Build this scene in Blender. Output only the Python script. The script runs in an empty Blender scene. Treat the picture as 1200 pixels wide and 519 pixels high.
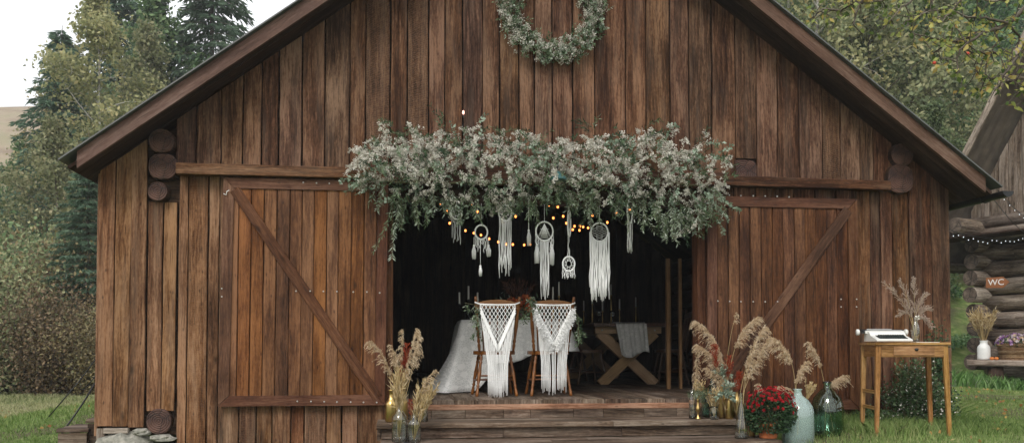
import bpy, math, random
import numpy as np
from mathutils import Vector, Matrix
R = math.radians
random.seed(7); rng = np.random.default_rng(7)
S = bpy.context.scene
COL = S.collection

# ------------------------------------------------------------------ camera
YAW, PITCH, FPX, HOR, CD, CH = 7.2, 1.9, 1024.0, 405.0, 8.0, 0.80
_y, _p = R(YAW), R(PITCH)
C_R = Vector((math.cos(_y), -math.sin(_y), 0))
C_F = Vector((math.sin(_y)*math.cos(_p), math.cos(_y)*math.cos(_p), math.sin(_p)))
C_U = C_R.cross(C_F)
PPY = HOR - FPX*math.tan(_p)
C_O = Vector((0, -CD, CH))
def ray(x, y): return C_F + C_R*((x-600)/FPX) + C_U*((PPY-y)/FPX)
def at(x, y, Y=0.0):
    d = ray(x, y); return C_O + d*((Y-C_O.y)/d.y)
def atz(x, y, Z):
    d = ray(x, y); return C_O + d*((Z-C_O.z)/d.z)
cam_d = bpy.data.cameras.new('camera'); cam = bpy.data.objects.new('camera', cam_d); COL.objects.link(cam)
cam.location = C_O
cam.rotation_euler = Matrix((C_R, C_U, -C_F)).transposed().to_euler()
cam_d.sensor_width = 36; cam_d.lens = FPX*36/1200
cam_d.shift_y = (PPY-259.5)/1200
cam_d.clip_end = 2000; cam_d.clip_start = 0.05
S.camera = cam
cam_d.dof.use_dof = False

# ------------------------------------------------------------------ mesh helpers
class MB:
    def __init__(s): s.v=[]; s.f=[]; s.uv=[]; s.r=[]; s.m=[]; s.sm=[]
    def face(s, idx, uvs=None, r=0.5, m=0, sm=False):
        s.f.append(idx); s.uv.append(uvs or [(0,0)]*len(idx)); s.r.append(r); s.m.append(m); s.sm.append(sm)
    def board(s, p0, p1, wd, w, t, c0=0, c1=0, ch=.003, seg=1, jit=0, r=None, m=0, w1=None):
        """plank from p0 to p1 (centre line), width along wd, thickness along L x W; c0/c1: end slant ds/dw"""
        p0=Vector(p0); p1=Vector(p1); L=p1-p0; ln=L.length; L/=ln
        W=Vector(wd); W=(W-L*W.dot(L)).normalized(); T=L.cross(W)
        if r is None: r=random.random()
        w1 = w if w1 is None else w1
        ch=min(ch,w*.3,t*.3); b=len(s.v)
        jw=[(random.uniform(-jit,jit),random.uniform(-jit,jit),random.uniform(-jit,jit)*.7) for _ in range(seg+1)]
        for i in range(seg+1):
            k=i/seg; hw=(w+(w1-w)*k)/2; ht=t/2
            cs=[(-hw+ch,-ht),(hw-ch,-ht),(hw,-ht+ch),(hw,ht-ch),(hw-ch,ht),(-hw+ch,ht),(-hw,ht-ch),(-hw,-ht+ch)]
            for (a,c) in cs:
                a2=a+(jw[i][0] if a<0 else jw[i][1])
                st=c0*a; en=ln+c1*a
                s.v.append(p0+L*(st+(en-st)*k)+W*a2+T*(c+jw[i][2]*.5))
        per=[0]
        cs=[(-w/2+ch,-t/2),(w/2-ch,-t/2),(w/2,-t/2+ch),(w/2,t/2-ch),(w/2-ch,t/2),(-w/2+ch,t/2),(-w/2,t/2-ch),(-w/2,-t/2+ch)]
        for j in range(8):
            a=cs[j];c=cs[(j+1)%8]; per.append(per[-1]+math.hypot(a[0]-c[0],a[1]-c[1]))
        for i in range(seg):
            u0=ln*i/seg;u1=ln*(i+1)/seg
            for j in range(8):
                j2=(j+1)%8
                s.face((b+i*8+j,b+i*8+j2,b+(i+1)*8+j2,b+(i+1)*8+j),[(u0,per[j]),(u0,per[j+1]),(u1,per[j+1]),(u1,per[j])],r,m)
        s.face(tuple(b+j for j in range(7,-1,-1)),[(cs[j][1],cs[j][0]) for j in range(7,-1,-1)],r,m)
        s.face(tuple(b+seg*8+j for j in range(8)),[(cs[j][1],cs[j][0]) for j in range(8)],r,m)
    def box(s, a, b, r=None, m=0, ch=.002):
        a=Vector(a); b=Vector(b); d=b-a; c=(a+b)/2
        ax=max(range(3),key=lambda i:abs(d[i])); p0=c.copy(); p1=c.copy(); p0[ax]=a[ax]; p1[ax]=b[ax]
        if p0[ax]>p1[ax]: p0,p1=p1,p0
        wa=(ax+1)%3; ta=(ax+2)%3; wd=Vector((0,0,0)); wd[wa]=1
        s.board(p0,p1,wd,abs(d[wa]),abs(d[ta]),ch=ch,r=r,m=m)
    def tube(s, pts, rad, n=6, r=None, m=0, caps=True, cm=None):
        cm=m if cm is None else cm
        pts=[Vector(p) for p in pts]; 
        if not isinstance(rad,(list,tuple)): rad=[rad]*len(pts)
        if r is None: r=random.random()
        b=len(s.v); N=None; u=0; us=[]
        for i,p in enumerate(pts):
            t=(pts[min(i+1,len(pts)-1)]-pts[max(i-1,0)])
            if t.length<1e-9: t=Vector((0,0,1))
            t.normalize()
            if N is None: N=t.orthogonal().normalized()
            N=(N-t*N.dot(t)); N=N.normalized() if N.length>1e-6 else t.orthogonal().normalized()
            B=t.cross(N)
            if i: u+=(p-pts[i-1]).length
            us.append(u)
            for j in range(n):
                a=2*math.pi*j/n; s.v.append(p+(N*math.cos(a)+B*math.sin(a))*rad[i])
        for i in range(len(pts)-1):
            for j in range(n):
                j2=(j+1)%n; c=2*math.pi*rad[i]/n
                s.face((b+i*n+j,b+i*n+j2,b+(i+1)*n+j2,b+(i+1)*n+j),[(us[i],c*j),(us[i],c*(j+1)),(us[i+1],c*(j+1)),(us[i+1],c*j)],r,m,True)
        if caps and n>2:
            s.face(tuple(b+j for j in range(n-1,-1,-1)),[(math.cos(j*6.283/n)*rad[0],math.sin(j*6.283/n)*rad[0]) for j in range(n-1,-1,-1)],r,cm); e=b+(len(pts)-1)*n
            s.face(tuple(e+j for j in range(n)),[(math.cos(j*6.283/n)*rad[-1],math.sin(j*6.283/n)*rad[-1]) for j in range(n)],r,cm)
    def lathe(s, prof, o=(0,0,0), n=20, r=.5, m=0, axis='z', sx=1, sy=1):
        o=Vector(o); b=len(s.v)
        for (ra,h) in prof:
            for j in range(n):
                a=2*math.pi*j/n; x,y=ra*math.cos(a)*sx,ra*math.sin(a)*sy
                q=Vector((x,y,h)) if axis=='z' else (Vector((h,x,y)) if axis=='x' else Vector((x,h,y)))
                s.v.append(o+q)
        for i in range(len(prof)-1):
            for j in range(n):
                j2=(j+1)%n
                f=(b+i*n+j,b+i*n+j2,b+(i+1)*n+j2,b+(i+1)*n+j)
                if axis=='y': f=f[::-1]
                s.face(f,[(prof[i][1],j/n),(prof[i][1],(j+1)/n),(prof[i+1][1],(j+1)/n),(prof[i+1][1],j/n)],r,m,True)
        if prof[0][0]>1e-5: s.face(tuple(b+j for j in (range(n-1,-1,-1) if axis!='y' else range(n))),None,r,m)
        e=b+(len(prof)-1)*n
        if prof[-1][0]>1e-5: s.face(tuple(e+j for j in (range(n) if axis!='y' else range(n-1,-1,-1))),None,r,m)
    def ball(s, c, r3, n=8, r=None, m=0, jit=0):
        if not isinstance(r3,(list,tuple)): r3=(r3,r3,r3)
        if r is None: r=random.random()
        c=Vector(c); b=len(s.v); k=n//2
        s.v.append(c+Vector((0,0,-r3[2])))
        for i in range(1,k):
            ph=-math.pi/2+math.pi*i/k
            for j in range(n):
                a=2*math.pi*j/n; q=1+random.uniform(-jit,jit)
                s.v.append(c+Vector((r3[0]*math.cos(a)*math.cos(ph)*q,r3[1]*math.sin(a)*math.cos(ph)*q,r3[2]*math.sin(ph)*q)))
        s.v.append(c+Vector((0,0,r3[2]))); top=len(s.v)-1
        for j in range(n):
            j2=(j+1)%n
            s.face((b,b+1+j2,b+1+j),None,r,m,True)
            for i in range(k-2):
                s.face((b+1+i*n+j,b+1+i*n+j2,b+1+(i+1)*n+j2,b+1+(i+1)*n+j),None,r,m,True)
            s.face((top,b+1+(k-2)*n+j,b+1+(k-2)*n+j2),None,r,m,True)
    def poly(s, pts, r=.5, m=0, uvs=None, sm=False):
        b=len(s.v); s.v+= [Vector(p) for p in pts]; s.face(tuple(range(b,b+len(pts))),uvs,r,m,sm)
    def prism(s, pts, off, r=.5, m=0):
        """solid from a polygon extruded by vector off"""
        off=Vector(off); pts=[Vector(p) for p in pts]; n=len(pts); b=len(s.v); s.v+=pts+[p+off for p in pts]
        nrm=sum(((pts[i]-pts[0]).cross(pts[(i+1)%n]-pts[0]) for i in range(n)),Vector())
        fl = nrm.dot(off)>0
        A=list(range(b,b+n)); B=list(range(b+n,b+2*n))
        e=(pts[1]-pts[0]).normalized(); g=nrm.normalized().cross(e)
        uv=[((p-pts[0]).dot(e),(p-pts[0]).dot(g)) for p in pts]
        s.face(tuple(A[::-1] if fl else A),uv[::-1] if fl else uv,r,m); s.face(tuple(B if fl else B[::-1]),uv if fl else uv[::-1],r,m)
        for i in range(n):
            j=(i+1)%n; q=(A[i],A[j],B[j],B[i]); l=(pts[j]-pts[i]).length; w=off.length
            u=[(0,0),(l,0),(l,w),(0,w)]
            s.face(q if fl else q[::-1],u if fl else u[::-1],r,m)
    def build(s, name, mats, parent=None, loc=None, rz=None):
        me=bpy.data.meshes.new(name); me.from_pydata([tuple(v) for v in s.v],[],s.f)
        if not isinstance(mats,(list,tuple)): mats=[mats]
        for m in mats: me.materials.append(m)
        uvl=me.uv_layers.new(name='UVMap'); fl=[c for f in s.uv for p in f for c in p]; uvl.data.foreach_set('uv',fl)
        at_=me.attributes.new('rnd','FLOAT','FACE'); at_.data.foreach_set('value',s.r)
        me.polygons.foreach_set('material_index',s.m); me.polygons.foreach_set('use_smooth',s.sm); me.update()
        o=bpy.data.objects.new(name,me); COL.objects.link(o)
        if parent: o.parent=parent
        if loc is not None: o.location=loc
        if rz is not None: o.rotation_euler.z=rz
        return o
def np_obj(name, V, k, rnd, mats, parent=None, loc=None, mi=None):
    """V: (F*k,3) unshared face corners"""
    V=np.ascontiguousarray(V,dtype=np.float32).reshape(-1,3); nf=len(V)//k
    me=bpy.data.meshes.new(name); me.vertices.add(len(V)); me.vertices.foreach_set('co',V.ravel())
    me.loops.add(nf*k); me.loops.foreach_set('vertex_index',np.arange(nf*k,dtype=np.int32))
    me.polygons.add(nf); me.polygons.foreach_set('loop_start',np.arange(0,nf*k,k,dtype=np.int32))
    try: me.polygons.foreach_set('loop_total',np.full(nf,k,dtype=np.int32))
    except Exception: pass
    a=me.attributes.new('rnd','FLOAT','FACE'); a.data.foreach_set('value',np.asarray(rnd,dtype=np.float32))
    if not isinstance(mats,(list,tuple)): mats=[mats]
    for m in mats: me.materials.append(m)
    if mi is not None: me.polygons.foreach_set('material_index',np.asarray(mi,dtype=np.int32))
    me.update(calc_edges=True); me.validate()
    o=bpy.data.objects.new(name,me); COL.objects.link(o)
    if parent: o.parent=parent
    if loc is not None: o.location=loc
    return o
def unit(n): 
    v=rng.normal(size=(n,3)); return v/np.linalg.norm(v,axis=1,keepdims=True)
def leaves(P, D, ln, wd, flat=0.0):
    """diamond-ish quad leaves at P along D; ln, wd arrays"""
    n=len(P); D=D/np.maximum(np.linalg.norm(D,axis=1,keepdims=True),1e-6)
    q=unit(n); q[:,2]*=(1-flat); W=np.cross(D,q); W/=np.maximum(np.linalg.norm(W,axis=1,keepdims=True),1e-6)
    ln=np.broadcast_to(ln,(n,))[:,None]; wd=np.broadcast_to(wd,(n,))[:,None]
    N=np.cross(D,W)
    a=P; b=P+D*ln*.45+W*wd*.5+N*wd*.12; c=P+D*ln; d=P+D*ln*.45-W*wd*.5+N*wd*.12
    return np.stack([a,b,c,d],axis=1).reshape(-1,3)
def tag(o, label=None, cat=None, group=None, kind=None):
    if label: o['label']=label
    if cat: o['category']=cat
    if group: o['group']=group
    if kind: o['kind']=kind
    return o
def empty(name, loc=(0,0,0), label=None, cat=None, group=None, rz=0):
    o=bpy.data.objects.new(name,None); COL.objects.link(o); o.location=loc; o.rotation_euler.z=rz; o.empty_display_size=.1
    return tag(o,label,cat,group)
def copy_tree(o, parent=None):
    c=o.copy(); COL.objects.link(c); c.parent=parent
    for ch in list(o.children): copy_tree(ch,c)
    return c

# ------------------------------------------------------------------ materials
def newmat(name):
    m=bpy.data.materials.new(name); m.use_nodes=True; nt=m.node_tree; nt.nodes.clear()
    out=nt.nodes.new('ShaderNodeOutputMaterial'); b=nt.nodes.new('ShaderNodeBsdfPrincipled'); nt.links.new(b.outputs[0],out.inputs[0])
    return m,nt,b,out
def N(nt,t,**k):
    n=nt.nodes.new(t)
    for a,v in k.items(): setattr(n,a,v)
    return n
def c4(c): return (c[0],c[1],c[2],1)
def ramp(nt,fac,stops,interp='LINEAR'):
    r=N(nt,'ShaderNodeValToRGB'); r.color_ramp.interpolation=interp
    while len(r.color_ramp.elements)<len(stops): r.color_ramp.elements.new(.5)
    for e,(p,c) in zip(r.color_ramp.elements,stops): e.position=p; e.color=c4(c)
    nt.links.new(fac,r.inputs[0]); return r.outputs[0]
def mixc(nt,f,a,b,mode='MIX'):
    m=N(nt,'ShaderNodeMix',data_type='RGBA',blend_type=mode)
    for s_,v in ((0,f),(6,a),(7,b)):
        if isinstance(v,(int,float)): m.inputs[s_].default_value=v
        elif isinstance(v,tuple): m.inputs[s_].default_value=c4(v)
        else: nt.links.new(v,m.inputs[s_])
    return m.outputs[2]
def math_(nt,op,a,b=0,c=None):
    m=N(nt,'ShaderNodeMath',operation=op)
    for i,v in enumerate((a,b,c)):
        if v is None: continue
        if isinstance(v,(int,float)): m.inputs[i].default_value=v
        else: nt.links.new(v,m.inputs[i])
    return m.outputs[0]
def wood(name, dark, mid, light, rough=.75, gx=2.6, gy=58, var=.35, saw=0.0, bump=.35, knots=.8, tone=.5, grey=0.0, greyc=(.2,.19,.175), spec=.12, hue=.5, con=2.6):
    m,nt,b,out=newmat(name); L=nt.links.new
    uv=N(nt,'ShaderNodeUVMap'); at_=N(nt,'ShaderNodeAttribute',attribute_name='rnd')
    sc=N(nt,'ShaderNodeVectorMath',operation='MULTIPLY_ADD'); L(uv.outputs[0],sc.inputs[0]); sc.inputs[1].default_value=(1,1,1)
    rv=N(nt,'ShaderNodeCombineXYZ'); 
    L(math_(nt,'MULTIPLY',at_.outputs['Fac'],83.1),rv.inputs[0]); L(math_(nt,'MULTIPLY',at_.outputs['Fac'],47.7),rv.inputs[1]); L(math_(nt,'MULTIPLY',at_.outputs['Fac'],29.3),rv.inputs[2])
    L(rv.outputs[0],sc.inputs[2]); P=sc.outputs[0]
    def mp(v,s):
        n=N(nt,'ShaderNodeMapping'); n.inputs['Scale'].default_value=s; L(v,n.inputs[0]); return n.outputs[0]
    def noise(v,scale,det=4,ro=.6,dist=0):
        n=N(nt,'ShaderNodeTexNoise'); n.inputs['Scale'].default_value=scale; n.inputs['Detail'].default_value=det; n.inputs['Roughness'].default_value=ro; n.inputs['Distortion'].default_value=dist; L(v,n.inputs['Vector']); return n.outputs[0]
    # warp across the grain so it bends round knots
    warp=noise(mp(P,(2.2,5,1)),1,2)
    wv=N(nt,'ShaderNodeCombineXYZ'); L(math_(nt,'MULTIPLY',math_(nt,'SUBTRACT',warp,.5),.05),wv.inputs[1])
    ad=N(nt,'ShaderNodeVectorMath',operation='ADD'); L(P,ad.inputs[0]); L(wv.outputs[0],ad.inputs[1]); P2=ad.outputs[0]
    g=noise(mp(P2,(gx,gy,1)),1,5,.65); g2=noise(mp(P2,(gx*3,gy*4,1)),1,3,.6)
    t=noise(mp(P2,(.9,7,1)),1,3,.5); bl=noise(mp(P,(2.5,3,1)),1,3,.55)
    f=math_(nt,'ADD',math_(nt,'MULTIPLY',g,.55),math_(nt,'MULTIPLY',t,tone))
    f=math_(nt,'ADD',f,math_(nt,'MULTIPLY',bl,.25)); f=math_(nt,'ADD',f,math_(nt,'MULTIPLY',math_(nt,'SUBTRACT',g2,.5),.35))
    sp=noise(mp(P,(22,60,1)),1,3,.7); f=math_(nt,'ADD',f,math_(nt,'MULTIPLY',math_(nt,'SUBTRACT',sp,.5),.32))
    b2=noise(mp(P,(1.1,9,1)),1,4,.7,.6); f=math_(nt,'ADD',f,math_(nt,'MULTIPLY',math_(nt,'SUBTRACT',b2,.5),.55))
    off=(.55+tone+.25)*.5
    f=math_(nt,'ADD',math_(nt,'MULTIPLY',math_(nt,'SUBTRACT',f,off),con),.5)
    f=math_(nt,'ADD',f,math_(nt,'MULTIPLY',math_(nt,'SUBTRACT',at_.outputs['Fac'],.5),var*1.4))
    col=ramp(nt,f,[(0.05,dark),(.5,mid),(.95,light)])
    # knots
    vo=N(nt,'ShaderNodeTexVoronoi',feature='F1'); L(mp(P2,(2.3,5.5,1)),vo.inputs['Vector']); vo.inputs['Scale'].default_value=1; vo.inputs['Randomness'].default_value=1
    kn=N(nt,'ShaderNodeMapRange'); L(vo.outputs['Distance'],kn.inputs[0]); kn.inputs[1].default_value=.04; kn.inputs[2].default_value=.13; kn.inputs[3].default_value=knots; kn.inputs[4].default_value=0
    col=mixc(nt,kn.outputs[0],col,tuple(x*.45 for x in dark))
    vo3=N(nt,'ShaderNodeTexVoronoi',feature='F1'); L(mp(P,(7,15,1)),vo3.inputs['Vector']); vo3.inputs['Scale'].default_value=1
    k3=N(nt,'ShaderNodeMapRange'); L(vo3.outputs['Distance'],k3.inputs[0]); k3.inputs[1].default_value=.05; k3.inputs[2].default_value=.16; k3.inputs[3].default_value=knots*.7; k3.inputs[4].default_value=0
    col=mixc(nt,k3.outputs[0],col,tuple(x*.6 for x in dark))
    # short dark checks along the grain
    ck=noise(mp(P2,(5,150,1)),1,2,.5); cm=N(nt,'ShaderNodeMapRange'); L(ck,cm.inputs[0]); cm.inputs[1].default_value=.62; cm.inputs[2].default_value=.72; cm.inputs[3].default_value=0; cm.inputs[4].default_value=.75
    col=mixc(nt,cm.outputs[0],col,tuple(x*.4 for x in dark))
    # cool / reddish plank to plank shift
    hs=N(nt,'ShaderNodeHueSaturation'); L(col,hs.inputs['Color'])
    fr=math_(nt,'FRACT',math_(nt,'MULTIPLY',at_.outputs['Fac'],17.3)); L(math_(nt,'ADD',math_(nt,'MULTIPLY',fr,.025*hue),.5-.0125*hue),hs.inputs['Hue'])
    fr2=math_(nt,'FRACT',math_(nt,'MULTIPLY',at_.outputs['Fac'],31.7)); L(math_(nt,'ADD',math_(nt,'MULTIPLY',fr2,.16),.94),hs.inputs['Saturation'])
    col=hs.outputs[0]
    oc=N(nt,'ShaderNodeTexCoord'); bn=noise(oc.outputs['Object'],1.3,3,.6); vv=N(nt,'ShaderNodeMapRange'); L(bn,vv.inputs[0]); vv.inputs[1].default_value=.3; vv.inputs[2].default_value=.7; vv.inputs[3].default_value=.72; vv.inputs[4].default_value=1.22; L(vv.outputs[0],hs.inputs['Value'])
    if grey>0:
        gn=noise(mp(P,(1.3,14,1)),1,4,.6)
        gf=N(nt,'ShaderNodeMapRange'); L(gn,gf.inputs[0]); gf.inputs[1].default_value=.48; gf.inputs[2].default_value=.68; gf.inputs[3].default_value=0; gf.inputs[4].default_value=grey
        col=mixc(nt,gf.outputs[0],col,greyc)
    h=math_(nt,'ADD',math_(nt,'MULTIPLY',g,.6),math_(nt,'MULTIPLY',g2,.5))
    if saw>0:
        wn=N(nt,'ShaderNodeTexWave',bands_direction='X'); L(P,wn.inputs[0]); wn.inputs['Scale'].default_value=15; wn.inputs['Distortion'].default_value=7; wn.inputs['Detail Scale'].default_value=3; wn.inputs['Detail'].default_value=2
        ms=N(nt,'ShaderNodeMapRange'); L(math_(nt,'FRACT',math_(nt,'MULTIPLY',at_.outputs['Fac'],7.77)),ms.inputs[0]); ms.inputs[1].default_value=.80; ms.inputs[2].default_value=.84; ms.inputs[3].default_value=0; ms.inputs[4].default_value=saw
        sw=math_(nt,'MULTIPLY',wn.outputs['Fac'],ms.outputs[0]); h=math_(nt,'ADD',h,sw)
        col=mixc(nt,math_(nt,'MULTIPLY',sw,.42),col,light)
    L(col,b.inputs['Base Color']); b.inputs['Roughness'].default_value=rough; b.inputs['Specular IOR Level'].default_value=spec
    bp=N(nt,'ShaderNodeBump'); bp.inputs['Strength'].default_value=bump; bp.inputs['Distance'].default_value=.01; L(h,bp.inputs['Height']); L(bp.outputs[0],b.inputs['Normal'])
    return m
def leafm(name, cols, trans=.3, rough=.6, spec=.25, patch=0):
    m,nt,b,out=newmat(name); L=nt.links.new
    at_=N(nt,'ShaderNodeAttribute',attribute_name='rnd'); n=len(cols)
    col=ramp(nt,at_.outputs['Fac'],[(i/(n-1) if n>1 else 0,c) for i,c in enumerate(cols)])
    if patch:
        oi=N(nt,'ShaderNodeObjectInfo'); hs=N(nt,'ShaderNodeHueSaturation'); L(col,hs.inputs['Color'])
        L(math_(nt,'ADD',math_(nt,'MULTIPLY',oi.outputs['Random'],.06*patch),.5-.03*patch),hs.inputs['Hue']); L(math_(nt,'ADD',math_(nt,'MULTIPLY',oi.outputs['Random'],.4*patch),1-.2*patch),hs.inputs['Value']); col=hs.outputs[0]
    L(col,b.inputs['Base Color']); b.inputs['Roughness'].default_value=rough; b.inputs['Specular IOR Level'].default_value=spec
    if trans>0:
        t=N(nt,'ShaderNodeBsdfTranslucent'); L(col,t.inputs[0]); mx=N(nt,'ShaderNodeMixShader'); mx.inputs[0].default_value=trans
        L(b.outputs[0],mx.inputs[1]); L(t.outputs[0],mx.inputs[2]); L(mx.outputs[0],out.inputs[0])
    return m
def plain(name, c, rough=.6, metal=0, nz=.2, sc=12, spec=.4, bump=0, c2=None):
    m,nt,b,out=newmat(name); L=nt.links.new
    tc=N(nt,'ShaderNodeTexCoord'); no=N(nt,'ShaderNodeTexNoise'); no.inputs['Scale'].default_value=sc; no.inputs['Detail'].default_value=4; L(tc.outputs['Object'],no.inputs['Vector'])
    c2=c2 or tuple(x*(1-nz) for x in c)
    col=ramp(nt,no.outputs[0],[(.3,c2),(.7,c)]); L(col,b.inputs['Base Color'])
    b.inputs['Roughness'].default_value=rough; b.inputs['Metallic'].default_value=metal; b.inputs['Specular IOR Level'].default_value=spec
    if bump:
        bp=N(nt,'ShaderNodeBump'); bp.inputs['Strength'].default_value=bump; bp.inputs['Distance'].default_value=.01; L(no.outputs[0],bp.inputs['Height']); L(bp.outputs[0],b.inputs['Normal'])
    return m
def glass(name, c, rough=.03, frost=0):
    m,nt,b,out=newmat(name)
    b.inputs['Base Color'].default_value=c4(c); b.inputs['Roughness'].default_value=rough; b.inputs['IOR'].default_value=1.45
    b.inputs['Transmission Weight'].default_value=1-frost; b.inputs['Coat Weight'].default_value=.3
    return m
M={}
M['gable']=wood('gable_board_wood',(.028,.0125,.007),(.09,.0435,.0245),(.2,.113,.07),saw=.8,var=.2,grey=.24,greyc=(.165,.118,.088),knots=.8,bump=.6,con=3)
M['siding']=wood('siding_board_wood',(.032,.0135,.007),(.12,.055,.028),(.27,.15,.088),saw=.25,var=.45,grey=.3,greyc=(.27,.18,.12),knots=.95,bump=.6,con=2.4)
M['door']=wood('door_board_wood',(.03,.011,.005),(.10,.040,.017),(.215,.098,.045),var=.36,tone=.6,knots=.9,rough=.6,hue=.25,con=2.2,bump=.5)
M['trim']=wood('door_frame_wood',(.035,.014,.008),(.088,.037,.02),(.165,.082,.05),var=.3,rough=.6,con=2.2)
M['fascia']=wood('rake_board_wood',(.055,.03,.022),(.115,.066,.05),(.19,.125,.1),var=.1,gy=26,bump=.3,knots=.6,con=1.8)
M['soffit']=wood('soffit_board_wood',(.02,.012,.008),(.05,.028,.019),(.09,.055,.04),var=.3)
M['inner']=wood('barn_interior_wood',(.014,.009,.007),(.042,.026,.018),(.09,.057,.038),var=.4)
M['step']=wood('worn_step_wood',(.03,.019,.013),(.105,.072,.051),(.23,.18,.14),var=.4,grey=.3,greyc=(.2,.165,.13),bump=.5)
M['redstep']=wood('reddish_step_edge_wood',(.07,.03,.017),(.2,.095,.055),(.33,.19,.125),var=.3)
M['greywood']=wood('weathered_grey_wood',(.045,.032,.024),(.17,.13,.098),(.36,.30,.245),var=.35,grey=.4,greyc=(.33,.29,.25),gy=32,bump=.9)
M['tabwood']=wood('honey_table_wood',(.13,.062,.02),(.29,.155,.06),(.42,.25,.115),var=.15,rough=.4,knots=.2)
M['oak']=wood('light_oak',(.32,.2,.1),(.55,.37,.21),(.66,.48,.3),var=.1,knots=.3,con=1.8)
M['chair']=wood('chair_wood',(.07,.022,.008),(.2,.075,.024),(.32,.14,.05),var=.1,rough=.35,spec=.5,knots=.1)
M['darkchair']=wood('dark_chair_wood',(.04,.019,.010),(.11,.055,.03),(.18,.095,.055),var=.1,rough=.35,spec=.5)
M['bark']=wood('tree_bark',(.03,.025,.02),(.085,.07,.055),(.17,.15,.12),gx=6,gy=20,var=.3,bump=.7)
M['birch']=wood('birch_bark',(.16,.15,.13),(.42,.4,.36),(.6,.58,.53),gx=14,gy=5,var=.2,knots=1)
M['cord']=plain('white_cotton_cord',(.88,.88,.87),.85,nz=.06,sc=60)
M['lace']=plain('lace_cloth',(.55,.56,.54),.9,nz=.25,sc=40)
M['black']=plain('black_metal',(.012,.013,.014),.4,nz=.3)
M['roofm']=plain('roof_sheet',(.11,.115,.11),.45,nz=.3,sc=3)
M['green']=leafm('green_leaves',[(.02,.04,.02),(.05,.09,.042),(.10,.15,.075),(.17,.22,.13),(.36,.41,.33)],.2)
M['sage']=leafm('pale_sage_leaves',[(.12,.17,.12),(.22,.29,.21),(.34,.4,.32)],.2)
M['white_fl']=leafm('white_flowers',[(.38,.35,.28),(.62,.59,.52),(.86,.84,.78)],.15,rough=.8)
M['stem']=plain('plant_stem',(.13,.12,.06),.7)
M['pampas']=leafm('pampas_filaments',[(.38,.26,.15),(.66,.52,.35),(.86,.77,.62)],.4,rough=.9,spec=.1)
M['straw']=leafm('dried_straw',[(.36,.25,.11),(.55,.42,.22),(.7,.58,.38)],.25,rough=.85,spec=.1)
M['rust']=leafm('rust_red_leaves',[(.16,.022,.01),(.3,.045,.018),(.4,.085,.035)],.2)
M['gold']=plain('brushed_gold',(.62,.43,.17),.28,metal=1,nz=.25,sc=20)
M['clear']=glass('clear_bottle_glass',(.93,.98,.96))
M['aqua']=glass('frosted_aqua_glass',(.72,.88,.84),.08,.25)
M['dgreen']=glass('dark_green_glass',(.55,.78,.66))
M['white']=plain('white_enamel',(.75,.75,.73),.35,nz=.08)
M['candle']=plain('ivory_candle_wax',(.62,.6,.55),.5,nz=.05)
M['terra']=plain('terracotta',(.52,.16,.055),.75,nz=.2)
M['stone']=plain('field_stone',(.36,.34,.29),.9,nz=.5,sc=22,bump=1,c2=(.12,.12,.10))
M['steel']=plain('dull_bolt_steel',(.5,.48,.45),.5,metal=.3)
M['shedroof']=plain('aged_corrugated_sheet',(.2,.165,.135),.7,nz=.5,sc=5)
def emit(name,c,s):
    m,nt,b,out=newmat(name); b.inputs['Base Color'].default_value=c4(c); b.inputs['Emission Color'].default_value=c4(c); b.inputs['Emission Strength'].default_value=s; return m
M['bulb']=emit('warm_bulb_glass',(1,.30,.07),3.0)
M['fairy']=emit('cool_fairy_bulb',(.9,.95,1),.55)

m,nt,b,out=newmat('grey_log_end_grain'); L=nt.links.new
uv=N(nt,'ShaderNodeUVMap'); vl=N(nt,'ShaderNodeVectorMath',operation='LENGTH'); L(uv.outputs[0],vl.inputs[0]); at_=N(nt,'ShaderNodeAttribute',attribute_name='rnd')
no=N(nt,'ShaderNodeTexNoise',noise_dimensions='4D'); no.inputs['Scale'].default_value=9; L(uv.outputs[0],no.inputs['Vector']); L(math_(nt,'MULTIPLY',at_.outputs['Fac'],20),no.inputs['W'])
sn=math_(nt,'SINE',math_(nt,'ADD',math_(nt,'MULTIPLY',vl.outputs['Value'],260),math_(nt,'MULTIPLY',no.outputs[0],10)))
vo=N(nt,'ShaderNodeTexVoronoi',feature='DISTANCE_TO_EDGE',voronoi_dimensions='4D'); vo.inputs['Scale'].default_value=6; L(uv.outputs[0],vo.inputs['Vector']); L(math_(nt,'MULTIPLY',at_.outputs['Fac'],9),vo.inputs['W'])
col=ramp(nt,math_(nt,'ADD',math_(nt,'MULTIPLY',sn,.1),no.outputs[0]),[(.25,(.03,.02,.015)),(.5,(.09,.065,.048)),(.8,(.2,.155,.12))]); cr=ramp(nt,vo.outputs['Distance'],[(0,(0,0,0)),(.05,(1,1,1))])
L(mixc(nt,.85,col,cr,'MULTIPLY'),b.inputs['Base Color']); b.inputs['Roughness'].default_value=.9
M['greyend']=m
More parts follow.
